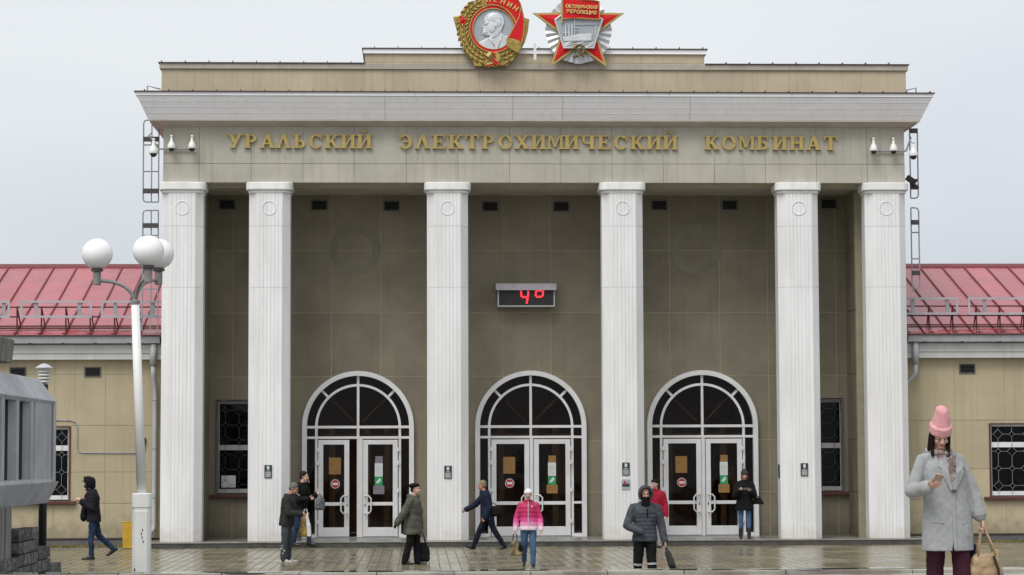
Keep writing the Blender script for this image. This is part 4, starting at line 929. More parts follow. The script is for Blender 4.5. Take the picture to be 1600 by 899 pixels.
def dome(px_, py_, Y, label, s=1.0):
    p = at(px_, py_, Y); t = thing('security_camera', label, 'camera', p, group='dome cameras on the frieze'); z0 = p.z; c = (p.x, p.y, z0)
    MB().lathe([(.03*s, .17*s), (.035*s, .09*s), (.06*s, .06*s), (.095*s, -.03*s), (.1*s, -.09*s), (.094*s, -.1*s)], c, 16).build('housing', M['white'], t, smooth=True)
    MB().ell((p.x, p.y, z0-.1*s), (.074*s, .074*s, .075*s), 14, 8).build('dome', M['black'], t, smooth=True)
    MB().lathe([(.0301*s, .171*s), (.04*s, .2*s), (.025*s, .23*s)], c, 10).build('cap', M['white'], t, smooth=True)
    MB().tube([(p.x, p.y, z0+.2*s), (p.x, p.y+.12, z0+.22*s), (p.x, min(.1, p.y+.4) if p.y < .1 else p.y+.3, z0+.22*s)], .02, 6).build('arm', M['steel'], t)
dome(268, 226, -.12, 'white dome camera, middle of the three at left end of the frieze')
dome(300, 226, -.12, 'white dome camera nearest the first letter at left end of the frieze')
dome(240, 233, -.1, 'white dome camera hanging outermost at left end of the frieze, in front of the ladder', 1.15)
dome(1365, 230, -.12, 'white dome camera nearest the last letter at right end of the frieze')
dome(1396, 230, -.12, 'white dome camera, middle of the three at right end of the frieze')
dome(1427, 237, -.1, 'white dome camera hanging outermost at right end of the frieze, in front of the ladder', 1.15)
for xa, xb, y_, lab, e in ((249, 305, 233, 'horizontal conduit carrying the cameras at left end of the frieze', 232), (1360, 1416, 236, 'horizontal conduit carrying the cameras at right end of the frieze', 1424)):
    a, b = at(xa, y_, .03), at(xb, y_, .03); m = MB().tube([(a.x, .04, a.z), (b.x, .04, a.z)], .022, 6); k = at(e, y_-14, -.1)
    q = a if xa < 800 else b; m.tube([(q.x, .04, a.z), (k.x, -.05, k.z+.12), (k.x+(.06 if xa < 800 else -.06), -.1, k.z+.16)], .022, 6)
    solo('camera_conduit', m, M['steel'], lab, 'conduit', 'camera conduits')
for x_, y_, lab in ((1427, 283, 'dark floodlight fixed to the right ladder beside the column capital'),):
    p = at(x_-4, y_-2, .85); t = thing('floodlight', lab, 'floodlight', p)
    m = MB(); m.xf = Matrix.Translation(p) @ Matrix.Rotation(R(35), 4, 'Y'); m.box(-.12, .08, -.07, .07, -.07, .06); m.prism([(.08, -.09), (.15, -.11), (.15, .1), (.08, .08)], -.09, .09); m.build('lamp_head', M['black'], t, bevel=.01)
    MB().tube([p, (p.x+.14, p.y, p.z-.16), (p.x+.2, p.y, p.z-.2)], .025, 6).build('bracket', M['dsteel'], t)

# ================================================================== GLOBE LAMP POST
base = at(218, 975, -24.0); top = at(211.5, 474, -24.0)
lp = thing('street_lamp', 'white street lamp with three opal globes on curved arms, at left of the portico', 'street lamp', (base.x, -24, 0))
bt = at(218, 771, -24)
bx = base.x+.02; hb = .122
m = MB().prismz([(bx-hb, -24-.09), (bx-.09, -24-hb), (bx+.09, -24-hb), (bx+hb, -24-.09), (bx+hb, -24+.09), (bx+.09, -24+hb), (bx-.09, -24+hb), (bx-hb, -24+.09)], 0, bt.z-.2); m.build('service_box', M['white'], lp, bevel=.008)
m = MB().prismz([(bx-hb-.008, -24-.1), (bx-.1, -24-hb-.008), (bx+.1, -24-hb-.008), (bx+hb+.008, -24-.1), (bx+hb+.008, -24.0+.1), (bx+.1, -24+hb+.008), (bx-.1, -24+hb+.008), (bx-hb-.008, -24+.1)], bt.z-.199, bt.z); m.build('box_collar', M['white'], lp, bevel=.012)
boxo('access_door', M['white'], lp, bx-.075, bx+.09, -24-hb-.012, -24-hb-.001, .35, bt.z-.24, bevel=.005); boxo('door_lock', M['black'], lp, bx-.085, bx-.07, -24-hb-.02, -24-hb-.012, .62, .68)
mk = MB()
for k, (dx, dz) in enumerate(((.02, 0), (.005, -.05), (.015, -.1), (.03, -.16))): mk.box(bx+dx, bx+dx+.014, -24-hb-.0145, -24-hb-.0125, bt.z-.5+dz-.015, bt.z-.5+dz+.018)
mk.build('stencilled_marks', M['dsteel'], lp, kind='stuff')
MB().tube([(bx-.003, -24, bt.z-.05), (top.x, -24, top.z)], [.066, .058], 16).build('pole', M['polepaint'], lp, smooth=True)
MB().lathe([(.062, -.02), (.064, .03), (.045, .05)], (top.x, -24, top.z), 14).build('pole_collar', M['lampsteel'], lp)
for k, (gpx, gpy, dy) in enumerate(((152, 397, .05), (232, 392.5, -.5), (248, 397, .45))):
    gp = at(gpx, gpy, -24+dy); rr_ = .213; hz = gp.z-rr_-.16
    e = Vector((gp.x, gp.y, hz)); s_ = Vector((top.x, -24, top.z-.05)); d = e-s_; pts = []
    for i in range(11):
        u = i/10; w_ = Vector((d.x, d.y, 0))*(u**1.0); h = d.z*math.sin(u*math.pi/2)**.8; pts.append(s_+w_*(.08+.92*u)+Vector((0, 0, h)))
    MB().tube(pts, .026, 8).build('curved_arm', M['lampsteel'], lp, smooth=True)
    MB().lathe([(.052, -.06), (.055, -.05), (.055, .12), (.048, .13)], (gp.x, gp.y, hz), 14).build('globe_holder', M['lampsteel'], lp)
    MB().lathe([(.085, .131), (.085, .165), (.07, .17)], (gp.x, gp.y, hz), 16).build('holder_rim', M['dsteel'], lp)
    MB().ell(gp, rr_, 32, 20).build('globe', M['globe'], lp, smooth=True)

# ================================================================== CONCRETE PAVILION, STAIR WALL, VENT PIPE, BOLLARD
def dY(s): return -56+FPX/s
PXX = -5.94
pav = thing('concrete_pavilion', 'grey precast concrete pavilion with ribbed bays at far left', 'pavilion', (PXX, -22, 0))
zt0, zt1, zb1, zb0 = 3.46, 3.10, 1.80, 1.45
bays = [-27.6, -26.35, -25.1, -23.9, -22.55, -21.35, -20.1, -18.35]
for k, (ya, yb) in enumerate(zip(bays, bays[1:])):
    p = .42 if k < 6 else .12
    MB().prism([(PXX-.5, zt0), (PXX-.22, zt0), (PXX+.02, zt1), (PXX-.02, zt1-.06), (PXX-.5, zt1-.06)], ya+.006, yb-.006).build('hood_panel', M['concrete'], pav, bevel=.01)
    MB().prism([(PXX-.5, zb0), (PXX-.16, zb0), (PXX+.02, zb1), (PXX-.02, zb1+.06), (PXX-.5, zb1+.06)], ya+.006, yb-.006).build('apron_panel', M['concrete'], pav, bevel=.01)
    MB().prismz([(PXX-.16, yb-.30 if k < 6 else ya+.1), (PXX-.012, yb-.24 if k < 6 else ya+.16), (PXX-.012, yb-.03), (PXX-.16, yb-.01)], zb1+.02, zt1-.02).build('rib', M['concrete'], pav, bevel=.008)
    boxo('dark_pane', M['void'], pav, PXX-.155, PXX-.135, ya-.02, yb-.26 if k < 6 else ya+.14, zb1+.03, zt1-.03)
ye = bays[-1]
m = MB(); n = m.v([(PXX-.22, ye, zt0-.001), (PXX+.019, ye, zt1), (PXX-.02, ye+.62, zt1), (PXX-.28, ye+.62, zt0-.05), (PXX-.9, ye, zt0-.001), (PXX-.9, ye, zt1), (PXX-.9, ye+.62, zt1), (PXX-.9, ye+.62, zt0-.05)])
m.F += [(0, 1, 2, 3), (1, 5, 6, 2), (0, 3, 7, 4), (0, 4, 5, 1), (3, 2, 6, 7), (4, 7, 6, 5)]; m.build('corner_hood', M['concrete'], pav)
m = MB(); m.prism([(PXX-.9, zb0), (PXX-.16, zb0), (PXX+.02, zb1), (PXX-.9, zb1)], ye+.003, ye+.6); m.build('corner_apron', M['concrete'], pav, bevel=.01)
MB().prismz([(PXX-.5, ye+.16), (PXX-.012, ye+.2), (PXX-.03, ye+.58), (PXX-.5, ye+.6)], zb1+.002, zt1-.002).build('corner_rib', M['concrete'], pav, bevel=.008)
boxo('rear_block', M['concrete'], pav, PXX-5, PXX-.5, -40, ye+.58, zb0+.03, zt0-.04)
boxo('roof_recess', M['void'], pav, PXX-5, PXX-.55, -40, -20.95, zt0, 3.62)
MB().prism([(PXX-5, 3.62), (PXX-.24, 3.62), (PXX-.2, 3.98), (PXX-5, 4.05)], -40, -20.75).build('roof_slab', M['oldconc'], pav, bevel=.02)
boxo('base_wall', M['oldconc'], pav, PXX-5, PXX-.12, -40, -21.3, .3, zb0+.02, bevel=.02)
gw = thing('granite_stair_wall', 'rough dark granite wall stepping down at the lower left corner', 'stair wall', (PXX, -20, 0))
rnd = random.Random(5)
tiers = [(-27, -21.32, .72), (-21.30, -19.5, 1.12), (-19.48, -18.3, .78), (-18.28, -17.15, .47)]
def stone_mb(seed):
    r = random.Random(seed); m = MB(); nx, nz = 3, 2
    b = m.v([(-.5, 0, 0), (.5, 0, 0), (.5, 1, 0), (-.5, 1, 0), (-.5, 0, 1), (.5, 0, 1), (.5, 1, 1), (-.5, 1, 1)])
    m.box(-.5, .42, .02, .98, .03, .97); m.V = m.V[8:]; 
    g = len(m.V); pts = []
    for j in range(4):
        for i in range(4):
            e = r.uniform(-.02, .03) if i in (0, 3) or j in (0, 3) else r.uniform(.0, .10)
            pts.append((.42+e, .02+.96*i/3, .03+.94*j/3))
    m.V += [Vector(p) for p in pts]; m.F = [tuple(k for k in f) for f in ((0, 3, 2, 1), (4, 5, 6, 7), (0, 1, 5, 4), (2, 3, 7, 6), (3, 0, 4, 7))]
    for j in range(3):
        for i in range(3): a = g+j*4+i; m.F.append((a, a+1, a+5, a+4))
    return m
for ti, (ya, yb, zt) in enumerate(tiers):
    boxo('wall_core', M['granite'], gw, PXX-2.2, PXX-.16, ya, yb, -.05, zt-.03)
    nr = max(2, round(zt/.2)); h = zt/nr
    for r_ in range(nr):
        y = ya + (0 if r_ % 2 else -.2)
        while y < yb-.02:
            l = rnd.uniform(.45, .75); y0, y1 = max(y, ya), min(y+l, yb)
            if yb-y1 < .15: y1 = yb
            inst('stone', ('stone', rnd.randint(0, 5)), lambda: stone_mb(rnd.randint(0, 99)), M['granite'], gw, (PXX-.12, y0+.004, r_*h+.004), (.24, y1-y0-.008, h-.008)); y = y1
            if y1 == yb: break
vp = thing('ventilation_pipe', 'dark vertical pipe with pale louvred cap behind the concrete pavilion', 'pipe', (at(66, 853, -16.9).x, -16.9, 0))
xq = vp.location.x
MB().tube([(xq, -16.9, 0), (xq, -16.9, 3.42)], .07, 12).build('pipe', M['black'], vp, smooth=True)
MB().tube([(xq, -16.9, 3.42), (xq, -16.9, 3.62)], .05, 12).build('neck', M['fascia'], vp)
for k in range(4): MB().lathe([(.11, 0), (.118, .012), (.075, .05), (.06, .05)], (xq, -16.9, 3.45+k*.055), 16).build('louvre_ring', M['fascia'], vp)
MB().lathe([(.15, .0), (.15, .014), (.06, .07), (.01, .085)], (xq, -16.9, 3.69), 16).build('rain_cap', M['gutter'], vp)
yb_ = at(192, 857, -.6); bl = thing('bollard', 'short yellow metal post box at foot of the downpipe, half hidden by the lamp', 'bollard', (yb_.x+.12, -.6, 0))
boxo('post', M['yellow'], bl, yb_.x, yb_.x+.26, -.7, -.46, 0, .64, bevel=.02); boxo('top_cap', M['yellow'], bl, yb_.x-.006, yb_.x+.266, -.706, -.454, .64, .665, bevel=.01); boxo('base_band', M['plinth'], bl, yb_.x-.004, yb_.x+.264, -.704, -.456, .0, .04)

# ================================================================== PEOPLE
def cloth(name, c1, c2=None, rough=.85, scale=6, bump=.25, bscale=40, **k): return mat(name, L3(*c1), L3(*(c2 or tuple(v*.7 for v in c1))), rough, scale, bump=bump, bscale=bscale, spec=.15, **k)
K = {}
K['skin'] = mat('skin', L3(.60, .37, .285), L3(.54, .31, .235), .5, 12)
K['skinr'] = mat('ruddy_skin', L3(.46, .235, .165), L3(.40, .185, .125), .5, 12)
K['navyblack'] = cloth('blue_black_shell', (.018, .018, .024)); K['black'] = cloth('black_cloth', (.011, .011, .012)); K['darkgreen'] = cloth('dark_green_grey_shell', (.030, .034, .031))
K['jeans'] = cloth('blue_denim', (.024, .045, .095), (.014, .026, .06)); K['ljeans'] = cloth('light_blue_denim', (.085, .15, .26), (.045, .085, .16)); K['djeans'] = cloth('dark_denim', (.028, .042, .08))
K['greytrouser'] = mat('grey_trousers_with_pale_splashes', L3(.045, .05, .06), L3(.03, .033, .04), .85, 5, streak=(.3, .3, .32, .0))
K['olive'] = cloth('olive_quilted_nylon', (.098, .10, .078), (.062, .064, .05), .6); K['navy'] = cloth('navy_jacket_cloth', (.016, .022, .045)); K['navytr'] = cloth('navy_trouser_cloth', (.011, .014, .026))
K['puffer'] = cloth('grey_quilted_nylon', (.075, .085, .098), (.045, .05, .058), .55); K['hoodgrey'] = cloth('grey_knit_hood', (.085, .075, .08), (.05, .045, .048)); K['crimson'] = cloth('crimson_jacket_nylon', (.36, .012, .035), (.24, .008, .022), .6)
K['coat'] = cloth('grey_wool_coat', (.365, .372, .378), (.305, .312, .318), .95, 22, .35, 160); K['pinkknit'] = cloth('pink_ribbed_knit', (.70, .37, .39), (.58, .28, .30), .9, 30, .3, 120)
K['plum'] = cloth('plum_trouser_cloth', (.055, .015, .028), (.032, .009, .017)); K['whiteknit'] = cloth('white_knit', (.74, .73, .72), (.6, .6, .6)); K['greyknit'] = cloth('charcoal_knit', (.05, .05, .052)); K['scarf'] = cloth('patterned_scarf', (.40, .32, .29), (.19, .14, .14), .8, 26, lo=.45, hi=.55)
K['hairdark'] = mat('dark_hair', L3(.012, .006, .006), L3(.006, .004, .004), .6, 40, (1, 1, .1), spec=.2); K['hairgrey'] = mat('grey_hair', L3(.17, .16, .145), L3(.07, .065, .06), .7, 60); K['hairblond'] = mat('grey_fair_hair', L3(.25, .20, .12), L3(.13, .1, .06), .7, 60); K['hairred'] = mat('auburn_hair', L3(.19, .045, .018), L3(.1, .022, .01), .5, 40)
K['shoe'] = mat('black_leather', L3(.012, .011, .011), None, .35, 10); K['sneaker'] = mat('white_trainer', L3(.55, .54, .50), L3(.38, .37, .34), .6, 20); K['tan'] = mat('tan_leather', L3(.36, .25, .14), L3(.29, .195, .105), .45, 6, bump=.15, bscale=25)
K['lip'] = mat('lips', L3(.34, .09, .08), None, .45, 10); K['eyew'] = mat('eye_white', L3(.6, .58, .55), None, .3, 10); K['eye'] = mat('dark_eye', L3(.02, .014, .01), None, .2, 10); K['goldbag'] = mat('bronze_patent_leather', L3(.30, .21, .09), L3(.05, .04, .025), .3, 9, lo=.4, hi=.6)
def pinkgrad():                                          # the jacket's own dip-dyed fabric: magenta fading to white at hem and cuffs
    m = mat('dip_dyed_pink_nylon', L3(.5, .02, .1), None, .55, 6, bump=.2, bscale=40); t = m.node_tree; p = t.nodes['Principled BSDF']
    tc = N(t, 'ShaderNodeTexCoord'); sp = N(t, 'ShaderNodeSeparateXYZ'); t.links.new(tc.outputs['Object'], sp.inputs[0])
    mr = N(t, 'ShaderNodeMapRange'); mr.inputs[1].default_value = .70; mr.inputs[2].default_value = 1.20; t.links.new(sp.outputs['Z'], mr.inputs[0])
    r = N(t, 'ShaderNodeValToRGB'); e = r.color_ramp.elements
    e[0].position = 0; e[0].color = L3(.78, .70, .76); e[1].position = 1; e[1].color = L3(.42, .012, .08)
    for q, c in ((.14, L3(.76, .60, .70)), (.36, L3(.70, .14, .36)), (.55, L3(.56, .03, .17))): x = e.new(q); x.color = c
    t.links.new(mr.outputs[0], r.inputs[0]); t.links.new(r.outputs[0], p.inputs['Base Color']); return m
K['pinkgrad'] = pinkgrad()
TEX = bpy.data.textures.new('folds', 'CLOUDS'); TEX.noise_scale = .16; TEX.noise_depth = 2
TEX2 = bpy.data.textures.new('creases', 'CLOUDS'); TEX2.noise_scale = .055; TEX2.noise_depth = 1
FIN = []
def soft(name, mb, m, parent, vox=.010, smooth=4, folds=0, label=None):
    o = mb.build(name, m, parent, local=True, label=label)
    r = o.modifiers.new('remesh', 'REMESH'); r.mode = 'VOXEL'; r.voxel_size = vox; r.use_smooth_shade = True
    s = o.modifiers.new('smooth', 'SMOOTH'); s.factor = .5; s.iterations = smooth
    if folds:
        d = o.modifiers.new('folds', 'DISPLACE'); d.texture = TEX; d.strength = folds; d.mid_level = .5; d.texture_coords = 'LOCAL'
    if folds:
        d = o.modifiers.new('creases', 'DISPLACE'); d.texture = TEX2; d.strength = folds*.45; d.mid_level = .5; d.texture_coords = 'LOCAL'
    FIN.append(o); return o
def V(*a): return Vector(a)
class Fig:
    """a posed person facing -Y in its own space, its left at +X, feet on z = 0"""
    def __init__(s, H, legs, arms, lean=4, head=(0, 8), build=1.0, female=False, twist=0, side=0):
        s.H = H; s.b = build; s.f = female
        th, sh, an = .245*H, .245*H, .045*H; hipw = .052*H
        pos = {}
        lows = []
        for sd, (sw, kn, sp) in zip((1, -1), legs):       # (swing forward, knee bend, splay) in degrees
            d1 = V(sd*math.sin(R(sp)), -math.sin(R(sw)), -math.cos(R(sw))).normalized(); d2 = V(sd*math.sin(R(sp)), -math.sin(R(sw-kn)), -math.cos(R(sw-kn))).normalized()
            hip = V(sd*hipw, 0, 0); knee = hip+d1*th; ank = knee+d2*sh; pos[sd] = [hip, knee, ank, sw-kn]; lows.append(ank.z)
        pz = -min(lows)+an; s.pel = V(0, 0, pz)
        for sd in (1, -1):
            for i in range(3): pos[sd][i] = pos[sd][i]+s.pel
        s.leg = pos
        u = V(math.sin(R(side)), -math.sin(R(lean)), math.cos(R(lean))).normalized(); s.up = u
        s.chest = s.pel+u*.245*H; s.neck = s.pel+u*.30*H; sw_ = (.105 if female else .118)*H*build
        tw = Matrix.Rotation(R(twist), 3, 'Z')
        s.sh = {sd: s.pel+u*.262*H+tw @ V(sd*sw_, .0, 0) for sd in (1, -1)}
        s.arm = {}
        for sd, (ua, fa) in zip((1, -1), arms):
            ua, fa = V(*ua).normalized(), V(*fa).normalized(); e = s.sh[sd]+ua*.172*H; w = e+fa*.148*H; s.arm[sd] = (s.sh[sd], e, w, fa)
        hy, hp = head; s.hr = Matrix.Rotation(R(hy), 3, 'Z') @ Matrix.Rotation(R(hp), 3, 'X')   # yaw to its left +, pitch down +
        s.hc = s.neck+u*.045*H + V(0, -.012*H, 0)+s.hr @ V(0, -.014*H, .055*H); s.hs = H/1.75
        s.HM = Matrix.Translation(s.hc) @ s.hr.to_4x4() @ Matrix.Scale(s.hs, 4)
    def hand(s, mb, sd, curl=35, palm=None, spread=1.0, thumb=1):
        _, e, w, d = s.arm[sd]; k = s.hs*(.92 if s.f else 1.0); n = V(*(palm or (-sd, 0, 0))); n = (n-d*n.dot(d)).normalized(); lat = d.cross(n)*(1 if sd > 0 else -1)*-1
        if lat.dot(V(0, -1, 0)) < -.2 and palm is None: lat = -lat
        for q in (-.024, -.008, .008, .024): mb.limb(w-d*.01, w+d*.088*k+lat*q*k, .017*k, .0125*k, n=8)
        for q, L_, c in ((.028, .070, 0), (.0095, .079, 4), (-.0095, .074, 8), (-.028, .058, 14)):
            a = w+d*.088*k+lat*q*k*spread; c1, c2 = R(curl*.6+c*.5), R(curl*1.7+c); d1 = d*math.cos(c1)+n*math.sin(c1); d2 = d*math.cos(c2)+n*math.sin(c2)
            m_ = a+d1*L_*.55*k; mb.limb(a, m_, .0096*k, .009*k, n=8); mb.limb(m_, m_+d2*L_*.48*k, .009*k, .0075*k, n=8)
        a = w+d*.03*k+lat*.028*k; d1 = (d*.6+lat*.75+n*.25).normalized(); m_ = a+d1*.038*k; mb.limb(a, m_, .0125*k, .0105*k, n=8); mb.limb(m_, m_+(d*.85+lat*.2+n*.45*thumb).normalized()*.034*k, .0105*k, .0085*k, n=8)
        s.grip = getattr(s, 'grip', {}); s.grip[sd] = w+d*.085*k+n*.022*k
    def body(s, root, skin, vox=.007, hands={}, hair=None, face=True, lids=False):
        mb = MB(); H = s.H; b = s.b; u = s.up
        P_ = lambda t: s.pel+u*t*H
        r = [(P_(-.03), .075, .055), (P_(.02), .088, .062), (P_(.08), .074, .054), (P_(.14), .076, .055), (P_(.21), .090, .062), (P_(.255), .072, .05), (P_(.285), .045, .04)]
        mb.loft([(p.x, p.y, p.z, rx*H*b, ry*H*b) for p, rx, ry in r])
        for sd in (1, -1):
            h, k, a, _ = s.leg[sd]; mb.limb(h, k, .047*H*b, .031*H*b); mb.limb(k, a, .032*H*b, .02*H)
            c = k+(a-k)*.3+V(0, .012*H, 0); mb.ell(c, (.026*H, .028*H, .06*H)); ft = s.footdir(sd); up_ = V(0, -ft.z, ft.y) if ft.y > 0 else V(0, ft.z, -ft.y); mb.limb(a-up_*.016*H, a+ft*.07*H-up_*.024*H, .015*H, .010*H)
            sh, e, w, d = s.arm[sd]; mb.ell(sh-V(sd*.016*H, 0, .008*H), .021*H*b); mb.limb(sh-V(0, 0, .008*H), e, .019*H*b, .019*H*b); mb.limb(e, w, .022*H*b, .0145*H)
            hk = hands.get(sd, {})
            if hk is not None: s.hand(mb, sd, **hk)
        mb.limb(s.neck-u*.03*H, s.hc+s.hr @ V(0, .012, -.04), .034*H, .030*H)
        mb.xf = s.HM                                       # the head in its own frame, metres at a 1.75 m person
        mb.ell((0, .012, .03), (.074, .092, .092), 18, 12); mb.ell((0, -.02, -.035), (.058, .066, .078), 16, 10); mb.ell((0, -.062, -.088), (.026, .022, .022)); mb.limb((0, -.088, .012), (0, -.106, -.028), .009, .014, n=8); mb.ell((.011, -.098, -.031), .009); mb.ell((-.011, -.098, -.031), .009)
        mb.ell((0, -.078, .028), (.055, .014, .012)); mb.ell((0, -.084, -.058), (.022, .012, .012))
        for x in (-1, 1): mb.ell((x*.075, .012, -.004), (.011, .02, .032)); mb.ell((x*.036, -.066, -.03), (.022, .02, .022))
        o = soft('body', mb, skin, root, vox, 3)
        if face:
            for x in (-1, 1):
                if lids:
                    e = MB(); e.xf = s.HM; e.tube([(x*.017, -.0895, .000), (x*.031, -.0925, -.003), (x*.046, -.084, .001)], [.002, .0034, .002], 6); e.build('eyelashes', K['eye'], root, local=True)
                e = MB(); e.xf = s.HM; e.ell((x*.031, -.0835, .006), (.0135, .008, .0065), 10, 6); q = e.build('eye', skin if lids else K['eyew'], root, smooth=True, local=True)
                if lids: e = MB(); e.xf = s.HM; e.tube([(x*.014, -.094, .024), (x*.03, -.0935, .029), (x*.048, -.082, .023)], [.003, .004, .002], 6); e.build('eyebrow', hair or K['hairdark'], root, local=True); continue
                e = MB(); e.xf = s.HM; e.ell((x*.031, -.0905, .006), (.0062, .003, .0062), 8, 5); e.build('iris', K['eye'], q, smooth=True, local=True)
                e = MB(); e.xf = s.HM; e.tube([(x*.014, -.094, .024), (x*.03, -.0935, .029), (x*.048, -.082, .023)], [.003, .004, .002], 6); e.build('eyebrow', hair or K['hairdark'], root, local=True)
            e = MB(); e.xf = s.HM; e.ell((0, -.0945, -.0545), (.0205, .005, .0038), 10, 6); e.ell((0, -.0935, -.0615), (.017, .006, .0048), 10, 6); e.build('lips', K['lip'], root, smooth=True, local=True)
        return o
    def footdir(s, sd):
        a = s.leg[sd][3]; f = getattr(s, 'fp', {}).get(sd, 0); return V(0, -math.cos(R(f)), math.sin(R(f)))
    def jacket(s, root, m, hem=-.06, bulk=.018, rip=0, per=.075, vox=.010, folds=.02, collar=True, flare=.0, name='jacket', sleeve=1.0, arms=(1, -1), waist=.0, cuff=None):
        mb = MB(); H = s.H; b = s.b; u = s.up; B_ = bulk
        P_ = lambda t: s.pel+u*t*H
        prof = [(hem, .098+flare, .070+flare), (hem*.5+.01, .098+flare*.7, .070+flare*.7), (.06, .090-waist, .064), (.12, .088-waist, .062), (.18, .096, .066), (.235, .097, .064), (.262, .080, .056), (.285, .056, .048), (.305, .045, .044)]
        ts = np.linspace(hem, .305, int((.305-hem)*H/.011) if rip else 26); r = []
        for t in ts:
            rx = np.interp(t, [q[0] for q in prof], [q[1] for q in prof]); ry = np.interp(t, [q[0] for q in prof], [q[2] for q in prof]); w = 1+(rip*(abs(math.sin(math.pi*(t-hem)*H/per))-.6) if rip and t < .275 else 0)
            c = P_(t) if t > 0 else s.pel+V(0, 0, t*H); r.append((c.x, c.y, c.z, (rx*H*b+B_)*w, (ry*H*b+B_)*w))
        mb.loft(r, 24)
        for sd in arms:
            sh, e, w, d = s.arm[sd]; mb.limb(s.neck-u*.012*H, sh+V(-sd*.012, 0, .004), .030*H+B_*.5, .024*H*b+B_*.75, n=12); w2 = e+(w-e)*sleeve
            mb.limb(sh+V(-sd*.008, 0, 0), e, .027*H*b+B_*.8, .0255*H*b+B_*.85, rip, per, 12); mb.limb(e, w2, .0255*H*b+B_*.85, .019*H+B_*.8, rip, per, 12)
        if collar:
            c = s.neck; mb.loft([(c.x, c.y, c.z-.05, .05*H+B_, .048*H+B_), (c.x, c.y-.004, c.z+.012, .043*H+B_, .043*H+B_), (c.x, c.y-.012, c.z+.045, .04*H+B_, .042*H+B_)])
        return soft(name, mb, m, root, vox, 4, folds)
    def trousers(s, root, m, bulk=.012, vox=.010, folds=.022, wide=0.0, to=1.0, name='trousers', top=.06):
        mb = MB(); H = s.H; b = s.b
        p = s.pel; mb.loft([(p.x, p.y, p.z-.035*H, .080*H*b+bulk, .062*H*b+bulk), (p.x, p.y, p.z+.02*H, .088*H*b+bulk, .063*H*b+bulk), (p.x, p.y, p.z+top*H, .078*H*b+bulk, .056*H*b+bulk)])
        for sd in (1, -1):
            h, k, a, _ = s.leg[sd]; a2 = k+(a-k)*to+V(0, 0, -.01); mb.limb(h, k, .049*H*b+bulk, .034*H*b+bulk+wide*.5, n=12); mb.limb(k, a2, .034*H*b+bulk+wide*.5, .024*H+bulk+wide, n=12)
            if to >= 1: mb.ell(a+V(0, -.01, -.012), (.03*H+wide, .034*H+wide, .018*H))
        return soft(name, mb, m, root, vox, 4, folds)
    def shoes(s, root, m, boot=0, name='shoe', heel=0):
        H = s.H
        for sd in (1, -1):
            mb = MB(); a = s.leg[sd][2]; f = s.footdir(sd); n = V(0, f.z, -f.y).normalized() if True else V(0, 0, 1); dn = -V(0, f.z, -f.y) if f.y < 0 else V(0, 0, -1)
            z = -.027*H
            mb.limb(a-f*.022*H+dn*.022*H, a+f*.045*H+dn*.020*H, .024*H, .024*H, n=12); mb.limb(a+f*.04*H+dn*.026*H, a+f*.105*H+dn*.029*H, .023*H, .016*H, n=12)
            if heel: mb.limb(a-f*.03*H+dn*.02*H, a-f*.03*H+dn*.044*H, .014*H, .013*H)
            if boot: mb.limb(a+dn*.01*H, a+(s.leg[sd][1]-a)*boot, .029*H, .031*H, n=12)
            soft(name, mb, m, root, .008, 3)
    def hm(s): mb = MB(); mb.xf = s.HM; return mb
    def cap_hair(s, root, m, low=-.02, back=.0, fringe=.045, vox=.007, long=0, folds=.008, crown=True):
        mb = s.hm(); mb.ell((0, .055, .0), (.075, .060, .07))
        if crown: mb.ell((0, .024, .048), (.083, .095, .088), 18, 12)
        for x in (-1, 1): mb.ell((x*.07, .03, .02), (.016, .045, .045 if crown else .03))
        if long:
            for x in (-1, 1): mb.limb((x*.066, -.01, .03), (x*.075, -.02, -long), .026, .020); mb.limb((x*.06, .04, .0), (x*.055, .04, -long), .035, .025)
        return soft('hair', mb, m, root, vox, 3, folds)
    def beanie(s, root, m, tall=.16, tilt=0, cuff=True, rx=.088, ry=.109, vox=.006, name='beanie', low=.03):
        mb = s.hm(); r = []; n = 16
        for i in range(n+1):
            u = i/n; z = low+(tall-low)*u; w = math.sqrt(max(0, 1-u**2.3))*.97+.05*(1-u); r.append((0, .012+.035*u, z, max(.012, rx*w), max(.012, ry*w)))
        mb.loft(r, 22)
        if cuff: mb.loft([(0, .010, low-.006, rx+.004, ry+.004), (0, .011, low+.004, rx+.009, ry+.009), (0, .014, low+.045, rx+.008, ry+.008), (0, .015, low+.055, rx-.002, ry-.002)], 22)
        return soft(name, mb, m, root, vox, 3)
    def hood(s, root, m, vox=.008, front=-.085, r0=.10, lowz=-.12, rip=0, name='hood'):
        mb = s.hm()
        for j in range(9):
            t = j/8; y = front+t*.20; k = math.sqrt(max(.05, 1-(max(0, t-.25)/.78)**2)); rx, rz = (r0+.004)*k*(1 if t > .1 else .95), .125*k*(1 if t > .1 else .96); pts = []
            for i in range(15):
                a = R(-40+260*i/14); pts.append((rx*math.cos(a), y+(.03 if math.sin(a) < 0 else 0)*(1-t), .012+rz*math.sin(a) if math.sin(a) > 0 else .012+math.sin(a)*.16))
            mb.tube(pts, .021, 8)
        mb.ell((0, .10, .02), (.078*r0/.1, .045, .10)); mb.ell((0, .06, -.09), (.09, .07, .05)); mb.tube([(-.06, -.05, -.115), (0, -.075, -.135), (.06, -.05, -.115)], .022, 8)
        return soft(name, mb, m, root, vox, 4, .01)
def person(label, px, py, Y, face_deg, z=0, **k):
    p = at(px, py, Y); t = thing('person', label, 'person', (p.x, Y, z), R(face_deg)); return t
def carried(name, label, cat, root, o_list=None, group=None):
    """a held thing stands at top level with its own empty at the holder's place"""
    t = thing(name, label, cat, root.location, root.rotation_euler.z, group); return t

